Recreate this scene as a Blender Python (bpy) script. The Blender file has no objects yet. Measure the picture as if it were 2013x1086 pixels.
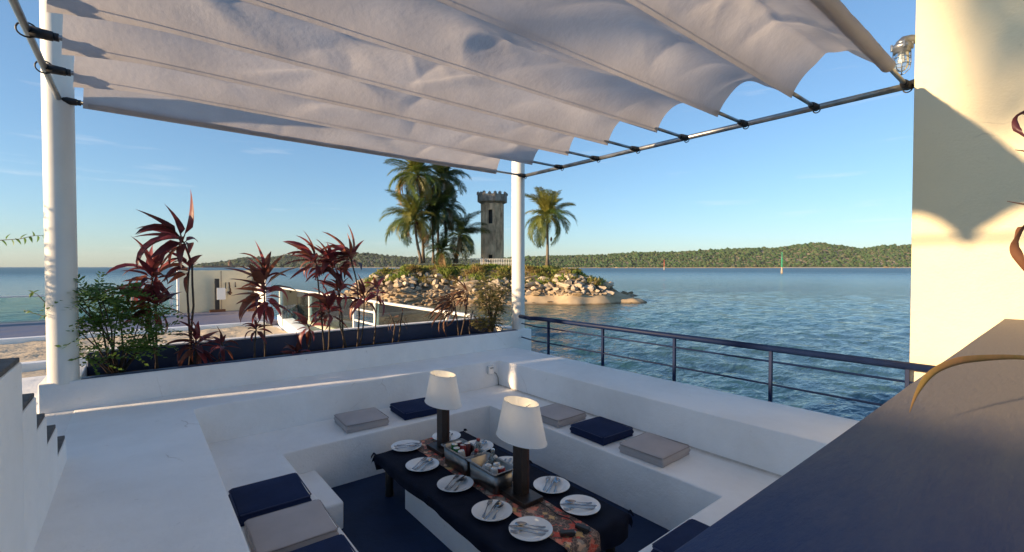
import bpy, bmesh, math, random
import numpy as np
from mathutils import Vector, Matrix, noise
rnd = random.Random(7)
PI = math.pi
sc = bpy.context.scene
C = sc.collection

# ------------------------------------------------------------------ camera
FPX, CX, CY = 907.0, 1006.5, 543.0           # focal length and centre in photograph pixels
PITCH = math.atan(18 / 907.0)
YAW = math.atan(738 / 907.0)
cam = bpy.data.cameras.new('camera')
cam.sensor_width = 36.0
cam.lens = 36.0 * FPX / 2013.0
cam.clip_start = 0.03
cam.clip_end = 60000
camo = bpy.data.objects.new('camera', cam)
C.objects.link(camo)
camo.rotation_euler = (PI / 2 - PITCH, 0, -YAW)
sc.camera = camo
# ------------------------------------------------------------------ sky and sun
SUN = Vector((1.0, -0.2, -0.24)).normalized()      # direction in which the light travels
ELEV = math.asin(-SUN.z)
ROT = math.atan2(-SUN.x, -SUN.y)
world = bpy.data.worlds.new('World')
sc.world = world
world.use_nodes = True
wt = world.node_tree
sky = wt.nodes.new('ShaderNodeTexSky')
sky.sky_type = 'NISHITA'
sky.sun_disc = False
sky.sun_elevation = ELEV
sky.sun_rotation = ROT
sky.air_density = 1.0
sky.dust_density = 0.5
sky.ozone_density = 4.2
bg = wt.nodes['Background']
bg.inputs[1].default_value = 0.135
gm = wt.nodes.new('ShaderNodeGamma'); gm.inputs[1].default_value = .8        # evens the whole sky out a little
tn = wt.nodes.new('ShaderNodeMix'); tn.data_type = 'RGBA'; tn.blend_type = 'MULTIPLY'; tn.inputs[0].default_value = 1; tn.inputs['B'].default_value = (.87, .945, .98, 1)
wt.links.new(sky.outputs[0], gm.inputs[0]); wt.links.new(gm.outputs[0], tn.inputs['A'])
# a few thin streaks of cloud low over the horizon
tcw = wt.nodes.new('ShaderNodeTexCoord'); mpw = wt.nodes.new('ShaderNodeMapping'); mpw.inputs['Scale'].default_value = (2.2, 2.2, 26)
nzw = wt.nodes.new('ShaderNodeTexNoise'); nzw.inputs['Scale'].default_value = 1.6; nzw.inputs['Detail'].default_value = 7; nzw.inputs['Roughness'].default_value = .6
wt.links.new(tcw.outputs['Generated'], mpw.inputs['Vector']); wt.links.new(mpw.outputs[0], nzw.inputs['Vector'])
rmw = wt.nodes.new('ShaderNodeMapRange'); rmw.inputs[1].default_value = .60; rmw.inputs[2].default_value = .80; rmw.inputs[3].default_value = 0; rmw.inputs[4].default_value = .28
wt.links.new(nzw.outputs['Fac'], rmw.inputs[0])
mcw = wt.nodes.new('ShaderNodeMix'); mcw.data_type = 'RGBA'; mcw.inputs['B'].default_value = (4.2, 4.0, 3.9, 1)
wt.links.new(rmw.outputs[0], mcw.inputs['Factor']); wt.links.new(tn.outputs['Result'], mcw.inputs['A']); wt.links.new(mcw.outputs['Result'], bg.inputs[0])
sl = bpy.data.lights.new('sun', 'SUN')
sl.energy = 4.8
sl.angle = math.radians(1.1)
sl.color = (1.0, 0.71, 0.42)
so = bpy.data.objects.new('sun', sl)
so.rotation_euler = SUN.to_track_quat('-Z', 'Y').to_euler()
C.objects.link(so)
sc.view_settings.view_transform = 'Standard'
sc.view_settings.look = 'None'
sc.view_settings.gamma = 1.0
sc.view_settings.use_curve_mapping = False
sc.view_settings.exposure = 1.08
sc.render.engine = 'CYCLES'

# ------------------------------------------------------------------ helpers
fw = Vector((math.sin(YAW), math.cos(YAW), 0))
rt = Vector((math.cos(YAW), -math.sin(YAW), 0))
_f3 = fw * math.cos(PITCH) - Vector((0, 0, math.sin(PITCH)))
_u3 = Vector((0, 0, math.cos(PITCH))) + fw * math.sin(PITCH)
def ray(x, y): return _f3 + rt * ((x - CX) / FPX) - _u3 * ((y - CY) / FPX)
def atz(x, y, z): d = ray(x, y); return d * (z / d.z)
def atY(x, y, v): d = ray(x, y); return d * (v / d.y)
def atD(x, y, dep): return ray(x, y) * dep
def rd(r, d, z): return rt * r + fw * d + Vector((0, 0, z))     # right, forward, height

class MB:
    def __init__(self): self.v = []; self.f = []
    def box(self, a, b):
        n = len(self.v); (x0, y0, z0), (x1, y1, z1) = a, b
        self.v += [(x0,y0,z0),(x1,y0,z0),(x1,y1,z0),(x0,y1,z0),(x0,y0,z1),(x1,y0,z1),(x1,y1,z1),(x0,y1,z1)]
        self.f += [tuple(n+i for i in q) for q in ((3,2,1,0),(4,5,6,7),(0,1,5,4),(1,2,6,5),(2,3,7,6),(3,0,4,7))]
        return self
    def tube(self, pts, radii, n=8, caps=True):
        pts = [Vector(p) for p in pts]
        if not hasattr(radii, '__len__'): radii = [radii] * len(pts)
        prev = None; base = len(self.v)
        for i, p in enumerate(pts):
            t = (pts[min(i+1, len(pts)-1)] - pts[max(i-1, 0)]).normalized()
            if prev is None:
                a = Vector((0,0,1)) if abs(t.z) < .9 else Vector((1,0,0))
                x = t.cross(a).normalized()
            else:
                x = (prev - t * prev.dot(t)).normalized()
            prev = x; y = t.cross(x)
            for k in range(n):
                an = 2*PI*k/n
                self.v.append(tuple(p + (x*math.cos(an) + y*math.sin(an)) * radii[i]))
        for i in range(len(pts)-1):
            for k in range(n):
                a = base+i*n+k; b = base+i*n+(k+1) % n
                self.f.append((a, b, b+n, a+n))
        if caps:
            self.f.append(tuple(base+k for k in reversed(range(n))))
            e = base+(len(pts)-1)*n
            self.f.append(tuple(e+k for k in range(n)))
        return self
    def lathe(self, prof, n=24, c=(0,0,0), sx=1, sy=1):
        base = len(self.v); m = len(prof)
        for r, z in prof:
            for k in range(n):
                an = 2*PI*k/n
                self.v.append((c[0]+r*sx*math.cos(an), c[1]+r*sy*math.sin(an), c[2]+z))
        for i in range(m-1):
            for k in range(n):
                a = base+i*n+k; b = base+i*n+(k+1) % n
                self.f.append((a, b, b+n, a+n))
        return self
    def fan(self, ring, flip=False):
        self.f.append(tuple(reversed(ring)) if flip else tuple(ring))
    def quad(self, a, b, c, d):
        n = len(self.v); self.v += [tuple(a), tuple(b), tuple(c), tuple(d)]; self.f.append((n, n+1, n+2, n+3))
    def tri(self, a, b, c):
        n = len(self.v); self.v += [tuple(a), tuple(b), tuple(c)]; self.f.append((n, n+1, n+2))
    def prism(self, poly, z0, z1):
        n = len(self.v); m = len(poly)
        self.v += [(x, y, z0) for x, y in poly] + [(x, y, z1) for x, y in poly]
        self.f.append(tuple(n+i for i in reversed(range(m)))); self.f.append(tuple(n+m+i for i in range(m)))
        for i in range(m):
            j = (i+1) % m; self.f.append((n+i, n+j, n+m+j, n+m+i))
        return self
    def mesh(self, name, mat=None, smooth=False):
        me = bpy.data.meshes.new(name); me.from_pydata(self.v, [], self.f); me.validate(clean_customdata=False)
        if mat: me.materials.append(mat)
        if smooth: me.polygons.foreach_set('use_smooth', [True]*len(me.polygons))
        me.update(); return me
    def build(self, name, mat, parent=None, smooth=False, bevel=0, loc=None):
        return link(name, self.mesh(name, mat, smooth), parent, bevel, loc)

def link(name, me, parent=None, bevel=0, loc=None, mat4=None):
    o = bpy.data.objects.new(name, me); C.objects.link(o)
    if parent: o.parent = parent
    if loc is not None: o.location = loc
    if mat4 is not None: o.matrix_local = mat4
    if bevel:
        b = o.modifiers.new('bevel', 'BEVEL'); b.width = bevel; b.segments = 2; b.limit_method = 'ANGLE'
    return o
def tag(o, label=None, cat=None, group=None, kind=None):
    if label: o['label'] = label
    if cat: o['category'] = cat
    if group: o['group'] = group
    if kind: o['kind'] = kind
    return o
def empty(name, label, cat, group=None, loc=(0,0,0), rz=0):
    o = bpy.data.objects.new(name, None); C.objects.link(o); o.location = loc; o.rotation_euler = (0,0,rz)
    o.empty_display_size = .1
    return tag(o, label, cat, group)
def np_mesh(name, v, f, mat, smooth=True):
    me = bpy.data.meshes.new(name); v = np.asarray(v, np.float32); f = np.asarray(f, np.int32)
    k = f.shape[1]
    me.vertices.add(len(v)); me.vertices.foreach_set('co', v.ravel())
    me.loops.add(f.size); me.loops.foreach_set('vertex_index', f.ravel())
    me.polygons.add(len(f)); me.polygons.foreach_set('loop_start', np.arange(0, f.size, k, dtype=np.int32))
    me.polygons.foreach_set('loop_total', np.full(len(f), k, np.int32))
    me.polygons.foreach_set('use_smooth', np.full(len(f), smooth))
    me.materials.append(mat); me.update(calc_edges=True); me.validate(); return me
def wobble(o, amp=.004, freq=1.3, cut=.35, bev=.012):
    """hand-trowelled masonry: rounded arrises and slightly uneven faces"""
    me = o.data; bm = bmesh.new(); bm.from_mesh(me)
    bmesh.ops.remove_doubles(bm, verts=bm.verts, dist=1e-5)
    es = [e for e in bm.edges if len(e.link_faces) == 2 and e.calc_face_angle(0) > .5]
    bmesh.ops.bevel(bm, geom=es, offset=bev, segments=3, profile=.5, affect='EDGES')
    for _ in range(4):
        es = [e for e in bm.edges if e.calc_length() > cut]
        if not es: break
        bmesh.ops.subdivide_edges(bm, edges=es, cuts=1, use_grid_fill=True)
    bmesh.ops.triangulate(bm, faces=[f for f in bm.faces if len(f.verts) > 4])
    for v in bm.verts:
        w = o.matrix_world @ v.co
        v.co += noise.noise_vector(w*freq)*amp + noise.noise_vector(w*freq*4)*amp*.35
    for f in bm.faces: f.smooth = True
    bm.to_mesh(me); bm.free(); me.set_sharp_from_angle(angle=math.radians(50)); return o

# ------------------------------------------------------------------ materials
def mat(name, col, rough=.6, var=None, vscale=3., bump=0., bscale=40., spec=.5, metal=0., col2=None, detail=6., coords='Object', rndcol=None, trans=0., bump2=None, vmin=.35, vmax=.65):
    m = bpy.data.materials.new(name); m.use_nodes = True; nt = m.node_tree; N = nt.nodes; L = nt.links
    p = N['Principled BSDF']; p.inputs['Base Color'].default_value = (*col, 1); p.inputs['Roughness'].default_value = rough
    p.inputs['Specular IOR Level'].default_value = spec; p.inputs['Metallic'].default_value = metal
    if coords == 'World': cs = N.new('ShaderNodeNewGeometry').outputs['Position']
    else: cs = N.new('ShaderNodeTexCoord').outputs[coords]
    src = None
    if var or col2:
        n1 = N.new('ShaderNodeTexNoise'); n1.inputs['Scale'].default_value = vscale; n1.inputs['Detail'].default_value = detail; n1.inputs['Roughness'].default_value = .65
        L.new(cs, n1.inputs['Vector'])
        r = N.new('ShaderNodeValToRGB'); r.color_ramp.elements[0].position = vmin; r.color_ramp.elements[1].position = vmax
        c2 = col2 if col2 else tuple(c*(1-var) for c in col)
        r.color_ramp.elements[0].color = (*c2, 1); r.color_ramp.elements[1].color = (*col, 1)
        L.new(n1.outputs['Fac'], r.inputs['Fac']); src = r.outputs['Color']
    if rndcol:
        oi = N.new('ShaderNodeObjectInfo'); r2 = N.new('ShaderNodeValToRGB'); cr = r2.color_ramp
        while len(cr.elements) < len(rndcol): cr.elements.new(.5)
        for i, c in enumerate(rndcol):
            cr.elements[i].position = i/(len(rndcol)-1); cr.elements[i].color = (*c, 1)
        L.new(oi.outputs['Random'], r2.inputs['Fac'])
        if src:
            mx = N.new('ShaderNodeMix'); mx.data_type = 'RGBA'; mx.blend_type = 'MULTIPLY'; mx.inputs['Factor'].default_value = 1
            L.new(r2.outputs['Color'], mx.inputs['A']); L.new(src, mx.inputs['B']); src = mx.outputs['Result']
        else: src = r2.outputs['Color']
    if src: L.new(src, p.inputs['Base Color'])
    if bump:
        n2 = N.new('ShaderNodeTexNoise'); n2.inputs['Scale'].default_value = bscale; n2.inputs['Detail'].default_value = 8; n2.inputs['Roughness'].default_value = .6
        L.new(cs, n2.inputs['Vector'])
        b = N.new('ShaderNodeBump'); b.inputs['Strength'].default_value = bump; b.inputs['Distance'].default_value = .02
        L.new(n2.outputs['Fac'], b.inputs['Height'])
        if bump2:
            n3 = N.new('ShaderNodeTexNoise'); n3.inputs['Scale'].default_value = bump2[1]; n3.inputs['Detail'].default_value = 4
            L.new(cs, n3.inputs['Vector']); b2 = N.new('ShaderNodeBump'); b2.inputs['Strength'].default_value = bump2[0]; b2.inputs['Distance'].default_value = .1
            L.new(n3.outputs['Fac'], b2.inputs['Height']); L.new(b2.outputs['Normal'], b.inputs['Normal'])
        L.new(b.outputs['Normal'], p.inputs['Normal'])
    if trans:
        t = N.new('ShaderNodeBsdfTranslucent'); ms = N.new('ShaderNodeMixShader'); ms.inputs[0].default_value = trans
        if src: L.new(src, t.inputs['Color'])
        else: t.inputs['Color'].default_value = (*col, 1)
        out = N['Material Output']; L.new(p.outputs[0], ms.inputs[1]); L.new(t.outputs[0], ms.inputs[2]); L.new(ms.outputs[0], out.inputs['Surface'])
    return m

M = {}
def plaster(name, col, stain, s1=.9):
    """painted masonry: large pale blotches, small scuffs and a trowelled surface"""
    m = mat(name, col, .62, col2=stain, vscale=s1, bump=.22, bscale=55, spec=.3, coords='World', vmin=.25, vmax=.6, bump2=(.12, 5.))
    nt = m.node_tree; N = nt.nodes; L = nt.links; p = N['Principled BSDF']
    src = p.inputs['Base Color'].links[0].from_socket
    g = N.new('ShaderNodeNewGeometry')
    n = N.new('ShaderNodeTexNoise'); n.inputs['Scale'].default_value = 14; n.inputs['Detail'].default_value = 10; n.inputs['Roughness'].default_value = .75
    L.new(g.outputs['Position'], n.inputs['Vector'])
    r = N.new('ShaderNodeValToRGB'); r.color_ramp.elements[0].position = .62; r.color_ramp.elements[1].position = .72
    L.new(n.outputs['Fac'], r.inputs['Fac'])
    mu = N.new('ShaderNodeMath'); mu.operation = 'MULTIPLY'; mu.inputs[1].default_value = .38; L.new(r.outputs['Color'], mu.inputs[0])
    mx = N.new('ShaderNodeMix'); mx.data_type = 'RGBA'; L.new(mu.outputs[0], mx.inputs['Factor']); L.new(src, mx.inputs['A'])
    mx.inputs['B'].default_value = (stain[0]*.55, stain[1]*.53, stain[2]*.5, 1)
    cv = N.new('ShaderNodeTexVoronoi'); cv.feature = 'DISTANCE_TO_EDGE'; cv.inputs['Scale'].default_value = .75
    wn = N.new('ShaderNodeTexNoise'); wn.inputs['Scale'].default_value = 3.; wn.inputs['Detail'].default_value = 6; L.new(g.outputs['Position'], wn.inputs['Vector'])
    wm = N.new('ShaderNodeMix'); wm.data_type = 'RGBA'; wm.inputs['Factor'].default_value = .16; L.new(g.outputs['Position'], wm.inputs['A']); L.new(wn.outputs['Color'], wm.inputs['B']); L.new(wm.outputs['Result'], cv.inputs['Vector'])
    cm = N.new('ShaderNodeMapRange'); cm.inputs[1].default_value = .0; cm.inputs[2].default_value = .0035; cm.inputs[3].default_value = .4; cm.inputs[4].default_value = 0; L.new(cv.outputs['Distance'], cm.inputs[0])
    cn_ = N.new('ShaderNodeMapRange'); cn_.inputs[1].default_value = .52; cn_.inputs[2].default_value = .62; L.new(wn.outputs['Fac'], cn_.inputs[0])
    cq = N.new('ShaderNodeMath'); cq.operation = 'MULTIPLY'; L.new(cm.outputs[0], cq.inputs[0]); L.new(cn_.outputs[0], cq.inputs[1])
    # brownish damp line along the back of the sea side seat
    sx = N.new('ShaderNodeSeparateXYZ'); L.new(g.outputs['Position'], sx.inputs[0])
    ga = N.new('ShaderNodeMapRange'); ga.inputs[1].default_value = 3.535; ga.inputs[2].default_value = 3.60; L.new(sx.outputs['X'], ga.inputs[0])
    gz = N.new('ShaderNodeMath'); gz.operation = 'COMPARE'; gz.inputs[1].default_value = -1.52; gz.inputs[2].default_value = .012; L.new(sx.outputs['Z'], gz.inputs[0])
    gx = N.new('ShaderNodeMath'); gx.operation = 'LESS_THAN'; gx.inputs[1].default_value = 3.62; L.new(sx.outputs['X'], gx.inputs[0])
    gm_ = N.new('ShaderNodeMath'); gm_.operation = 'MULTIPLY'; L.new(ga.outputs[0], gm_.inputs[0]); L.new(gz.outputs[0], gm_.inputs[1])
    gn = N.new('ShaderNodeMath'); gn.operation = 'MULTIPLY'; L.new(gm_.outputs[0], gn.inputs[0]); L.new(gx.outputs[0], gn.inputs[1])
    gp = N.new('ShaderNodeMath'); gp.operation = 'MULTIPLY'; L.new(gn.outputs[0], gp.inputs[0]); L.new(n.outputs['Fac'], gp.inputs[1])
    ax = N.new('ShaderNodeMath'); ax.operation = 'MAXIMUM'; L.new(cq.outputs[0], ax.inputs[0]); L.new(gp.outputs[0], ax.inputs[1])
    m5 = N.new('ShaderNodeMix'); m5.data_type = 'RGBA'; L.new(ax.outputs[0], m5.inputs['Factor']); L.new(mx.outputs['Result'], m5.inputs['A']); m5.inputs['B'].default_value = (.30, .24, .17, 1)
    L.new(m5.outputs['Result'], p.inputs['Base Color']); return m
M['white'] = plaster('white_masonry_paint', (.88, .88, .865), (.735, .73, .71))
M['wall'] = plaster('cream_wall_paint', (.70, .62, .43), (.61, .54, .37), .6)
M['navy_floor'] = mat('navy_floor_paint', (.008, .026, .078), .6, spec=.25, var=.35, vscale=2.2, bump=.1, bscale=30, coords='World')
M['navy_top'] = mat('navy_weathered_paint', (.020, .044, .125), .7, col2=(.040, .060, .125), spec=.2, vscale=5, bump=.35, bscale=35, coords='World', detail=9)
def sunlit_dust(m):
    # dust and the brown of the sunlit stretch painted in towards the plant end
    nt = m.node_tree; N = nt.nodes; L = nt.links; p = N['Principled BSDF']; src = p.inputs['Base Color'].links[0].from_socket
    g = N.new('ShaderNodeNewGeometry'); s = N.new('ShaderNodeSeparateXYZ'); L.new(g.outputs['Position'], s.inputs[0])
    mp = N.new('ShaderNodeMapping'); mp.inputs['Scale'].default_value = (1.2, 7, 1); L.new(g.outputs['Position'], mp.inputs['Vector'])
    n = N.new('ShaderNodeTexNoise'); n.inputs['Scale'].default_value = 5; n.inputs['Detail'].default_value = 10; n.inputs['Roughness'].default_value = .7; L.new(mp.outputs[0], n.inputs['Vector'])
    a = N.new('ShaderNodeMath'); a.operation = 'MULTIPLY_ADD'; a.inputs[1].default_value = 1.5; L.new(n.outputs['Fac'], a.inputs[0]); L.new(s.outputs['X'], a.inputs[2])
    r = N.new('ShaderNodeMapRange'); r.inputs[1].default_value = 1.3; r.inputs[2].default_value = 2.3; r.inputs[4].default_value = .85; L.new(a.outputs[0], r.inputs[0])
    mx = N.new('ShaderNodeMix'); mx.data_type = 'RGBA'; L.new(r.outputs[0], mx.inputs['Factor']); L.new(src, mx.inputs['A']); mx.inputs['B'].default_value = (.20, .175, .15, 1)
    L.new(mx.outputs['Result'], p.inputs['Base Color'])
sunlit_dust(M['navy_top'])
def stretch(m, sc3):
    nt = m.node_tree; mp = nt.nodes.new('ShaderNodeMapping'); mp.inputs['Scale'].default_value = sc3
    for n in list(nt.nodes):
        if n.type == 'TEX_NOISE' and n.inputs['Vector'].is_linked:
            s = n.inputs['Vector'].links[0].from_socket
            if not mp.inputs['Vector'].is_linked: nt.links.new(s, mp.inputs['Vector'])
            nt.links.new(mp.outputs[0], n.inputs['Vector'])
stretch(M['navy_top'], (.5, 2.2, 1))
M['navy_paint'] = mat('navy_gloss_paint', (.010, .026, .085), .45, var=.3, vscale=6, bump=.05, bscale=60, coords='World')
M['rail_navy'] = mat('navy_rail_enamel', (.006, .017, .062), .5, spec=.2, var=.25, vscale=8)
M['cush_navy'] = mat('navy_canvas', (.010, .022, .075), .8, var=.2, vscale=6, bump=.35, bscale=260, spec=.2)
M['cush_grey'] = mat('grey_canvas', (.47, .43, .42), .85, var=.1, vscale=5, bump=.35, bscale=260, spec=.2)
M['pipe_navy'] = mat('navy_piping', (.018, .034, .10), .7, var=.2, vscale=30)
M['pipe_grey'] = mat('grey_piping', (.33, .30, .29), .8, var=.2, vscale=30)
M['cloth'] = mat('navy_tablecloth', (.0075, .0115, .026), .85, var=.3, vscale=9, bump=.3, bscale=180, spec=.15)
M['post'] = mat('white_post_paint', (.75, .74, .69), .45, var=.06, vscale=4, bump=.05, bscale=25)
M['steel'] = mat('galvanised_pipe', (.34, .36, .37), .38, var=.35, vscale=9, metal=.85)
M['black'] = mat('black_rubber', (.018, .018, .018), .5, var=.3, vscale=20)
M['darkwood'] = mat('dark_wood', (.028, .017, .013), .42, col2=(.012, .009, .008), vscale=18, bump=.1, bscale=40)
M['redwood'] = mat('reddish_wood', (.062, .024, .014), .42, col2=(.03, .013, .009), vscale=18, bump=.1, bscale=40)
M['inox'] = mat('stainless_steel', (.27, .265, .26), .34, var=.25, vscale=14, metal=1., bump=.04, bscale=30)
M['cutlery'] = mat('cutlery_steel', (.36, .365, .38), .22, metal=1., var=.1, vscale=30)
M['china'] = mat('white_china', (.74, .75, .74), .12, var=.03, vscale=6, spec=.6)
M['tread'] = mat('grey_stair_tread', (.10, .092, .088), .75, col2=(.05, .047, .046), vscale=11, bump=.4, bscale=40, coords='World')
M['soil'] = mat('planter_soil', (.035, .025, .018), .95, var=.6, vscale=18, bump=1., bscale=40)
M['trunk'] = mat('palm_bark', (.20, .165, .125), .9, col2=(.10, .08, .06), vscale=3, bump=.6, bscale=12)
M['stem'] = mat('brown_stem', (.085, .06, .045), .85, var=.5, vscale=12, bump=.3, bscale=60)
M['cordy'] = mat('burgundy_leaf', (1, 1, 1), .42, var=.35, vscale=5, rndcol=[(.095,.032,.040),(.24,.045,.060),(.14,.05,.045),(.42,.075,.085),(.11,.042,.038),(.50,.17,.09)], trans=.42)
M['cordy_dry'] = mat('dry_brown_leaf', (1, 1, 1), .7, var=.4, vscale=7, rndcol=[(.16,.07,.038),(.25,.12,.06),(.12,.05,.035),(.20,.085,.04)], trans=.25)
M['bush'] = mat('green_shrub_leaf', (.17, .27, .06), .5, col2=(.08, .16, .04), vscale=9, trans=.45)
M['bush_dry'] = mat('olive_shrub_leaf', (.24, .20, .06), .65, col2=(.10, .11, .035), vscale=8, trans=.3)
M['frond'] = mat('palm_leaflet', (1, 1, 1), .45, var=.3, vscale=1.5, rndcol=[(.10,.17,.03),(.17,.20,.04),(.12,.18,.035),(.27,.25,.05),(.11,.16,.04)], trans=.4)
M['frond_dark'] = mat('palm_leaflet_dark', (1, 1, 1), .45, var=.3, vscale=1.5, rndcol=[(.06,.115,.028),(.095,.135,.03),(.05,.095,.026),(.15,.16,.04)], trans=.35)
M['frond_dry'] = mat('palm_leaflet_dry', (.42, .26, .10), .7, var=.4, vscale=2, trans=.3)
M['sand'] = mat('beach_sand', (.62, .52, .38), .95, col2=(.50, .41, .29), vscale=.9, bump=.9, bscale=14, coords='World', spec=.15, bump2=(.9, 2.2))
M['rock'] = mat('granite_boulder', (1, 1, 1), .9, var=.45, vscale=2.5, bump=.6, bscale=6, rndcol=[(.60,.49,.36),(.46,.38,.28),(.68,.57,.44),(.53,.42,.28),(.42,.36,.29),(.60,.48,.33)], spec=.2)
M['rock_low'] = mat('wet_boulder', (1, 1, 1), .75, var=.5, vscale=2.5, bump=.6, bscale=6, rndcol=[(.38,.28,.17),(.24,.18,.11),(.46,.34,.20),(.30,.22,.13)], spec=.3)
M['grass'] = mat('island_grass', (.20, .29, .05), .8, col2=(.31, .22, .085), vscale=.55, trans=.3, coords='World', vmin=.38, vmax=.60)
M['earth'] = mat('island_earth', (.20, .15, .095), .95, col2=(.11, .085, .055), vscale=1.2, bump=.8, bscale=5, coords='World')
M['glass_rail'] = None

# ------------------------------------------------------------------ sea
SEA = -3.6
def sea_material():
    m = bpy.data.materials.new('sea_water'); m.use_nodes = True; nt = m.node_tree; N = nt.nodes; L = nt.links
    p = N['Principled BSDF']; p.inputs['Roughness'].default_value = .07; p.inputs['IOR'].default_value = 1.33
    g = N.new('ShaderNodeNewGeometry')
    # depth tint: pale green over the shallow sand round the island and along the terrace, blue further out
    c0 = rd(-1, 53, SEA)
    def dist(c, sx, sy, ang):
        mp = N.new('ShaderNodeMapping'); mp.vector_type = 'TEXTURE'
        mp.inputs['Location'].default_value = (c.x, c.y, SEA); mp.inputs['Rotation'].default_value = (0, 0, ang); mp.inputs['Scale'].default_value = (sx, sy, 20)
        L.new(g.outputs['Position'], mp.inputs['Vector'])
        ln = N.new('ShaderNodeVectorMath'); ln.operation = 'LENGTH'; L.new(mp.outputs[0], ln.inputs[0]); return ln.outputs['Value']
    d1 = dist(c0, 24, 15, -YAW)
    nz = N.new('ShaderNodeTexNoise'); nz.inputs['Scale'].default_value = .05; nz.inputs['Detail'].default_value = 5; L.new(g.outputs['Position'], nz.inputs['Vector'])
    ad = N.new('ShaderNodeMath'); ad.operation = 'MULTIPLY_ADD'; ad.inputs[1].default_value = 1.2; L.new(nz.outputs['Fac'], ad.inputs[0]); L.new(d1, ad.inputs[2])
    cr = N.new('ShaderNodeValToRGB'); e = cr.color_ramp
    e.elements[0].position = .0; e.elements[0].color = (.26, .235, .15, 1)
    e.elements[1].position = 1.; e.elements[1].color = (.036, .096, .128, 1)
    x = e.elements.new(.33); x.color = (.11, .135, .10, 1)
    x = e.elements.new(.50); x.color = (.03, .092, .10, 1)
    x = e.elements.new(.72); x.color = (.040, .094, .118, 1)
    ml = N.new('ShaderNodeMath'); ml.operation = 'MULTIPLY'; ml.inputs[1].default_value = .26; L.new(ad.outputs[0], ml.inputs[0]); L.new(ml.outputs[0], cr.inputs['Fac'])
    L.new(cr.outputs['Color'], p.inputs['Base Color'])
    ds = N.new('ShaderNodeVectorMath'); ds.operation = 'LENGTH'; L.new(g.outputs['Position'], ds.inputs[0])
    rr_ = N.new('ShaderNodeMapRange'); rr_.inputs[1].default_value = 40; rr_.inputs[2].default_value = 400; rr_.inputs[3].default_value = .07; rr_.inputs[4].default_value = .38
    L.new(ds.outputs['Value'], rr_.inputs[0]); L.new(rr_.outputs[0], p.inputs['Roughness'])     # far waves blur together
    # fine ripples
    mp = N.new('ShaderNodeMapping'); mp.inputs['Rotation'].default_value = (0, 0, YAW*.6); mp.inputs['Scale'].default_value = (1, 1.9, 1)
    L.new(g.outputs['Position'], mp.inputs['Vector'])
    prev = None
    for s, st, ds in ((.5, .4, .8), (1.6, .5, .25), (5.5, .45, .06)):
        n = N.new('ShaderNodeTexNoise'); n.inputs['Scale'].default_value = s; n.inputs['Detail'].default_value = 3; n.inputs['Distortion'].default_value = .4
        L.new(mp.outputs[0], n.inputs['Vector'])
        b = N.new('ShaderNodeBump'); b.inputs['Strength'].default_value = st; b.inputs['Distance'].default_value = ds
        L.new(n.outputs['Fac'], b.inputs['Height'])
        if prev: L.new(prev, b.inputs['Normal'])
        prev = b.outputs['Normal']
    L.new(prev, p.inputs['Normal'])
    return m
def build_sea():
    ca = YAW            # azimuth (clockwise from +Y) of the view
    ang = np.concatenate([np.linspace(-PI, -1.15, 40, endpoint=False), np.linspace(-1.15, 1.15, 620), np.linspace(1.15, PI, 40)[1:]])
    rr = [2.0]
    while rr[-1] < 7000: rr.append(rr[-1]*(1.0072 if rr[-1] < 300 else 1.06))
    rr = np.array(rr); A, Rr = np.meshgrid(ang+ca, rr)
    X = Rr*np.sin(A); Y = Rr*np.cos(A); Z = np.zeros_like(X)
    rg = np.random.RandomState(3)
    sp = np.maximum(Rr*.0072, Rr*.0037)
    for i in range(80):
        lam = .26*(2.6/.26)**(rg.rand()**1.15)
        th = math.atan2(-fw.y*.75+rt.y*-.5, -fw.x*.75+rt.x*-.5) + rg.randn()*.55
        k = 2*PI/lam; ph = rg.rand()*2*PI
        amp = .0052*lam**.68
        fade = np.clip((lam/sp-3.)/4., 0, 1)
        q = np.sin(k*(X*math.cos(th)+Y*math.sin(th))+ph + .6*np.sin(.21*X+.17*Y+i))
        Z += amp*fade*(q + .35*(q*q-.5))
    # calm water in the lee of the island's beach
    Z *= 1.0
    Z += SEA
    n0, n1 = X.shape
    v = np.stack([X, Y, Z], -1).reshape(-1, 3)
    i, j = np.meshgrid(np.arange(n0-1), np.arange(n1-1), indexing='ij')
    a = (i*n1+j).ravel(); f = np.stack([a, a+n1, a+n1+1, a+1], -1)
    o = link('sea', np_mesh('sea', v, f, sea_material()))
    tag(o, 'blue green rippled sea reaching to the horizon', None, kind='structure')
build_sea()

# ------------------------------------------------------------------ terrace with the sunken pit
F, S, W = -1.92, -1.52, -1.195
PIT = (.905, 2.99, 1.47, 4.07)     # inner rim of the bench
BEN = (.36, 3.60, .87, 4.697)      # back of the bench
def ring(mb, a, b, z0, z1, outer=True, zout=None):
    n = len(mb.v)
    for (u0, u1, v0, v1), z in ((a, z1), (b, z1), (a, z0), (b, z0 if zout is None else zout)):
        mb.v += [(u0,v0,z),(u1,v0,z),(u1,v1,z),(u0,v1,z)]
    for i in range(4):
        j = (i+1) % 4
        mb.f.append((n+4+i, n+4+j, n+j, n+i))
        mb.f.append((n+i, n+j, n+8+j, n+8+i))
        if outer: mb.f.append((n+4+j, n+4+i, n+12+i, n+12+j))
    return mb
mb = MB(); mb.box((PIT[0]-.3, PIT[2]-.3, F-.2), (PIT[1]+.3, PIT[3]+.3, F))
tag(mb.build('pit_floor', M['navy_floor']), 'dark navy painted floor of the sunken dining pit', None, kind='structure')
bench = empty('built_in_bench', 'white masonry bench running round the sunken dining pit', 'bench', loc=(0,0,0))
o = ring(MB(), PIT, BEN, F-.1, S, outer=False).build('seat', M['white'], bench); wobble(o)
OUT = (-.42, 4.35, .30, 5.34)
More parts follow.
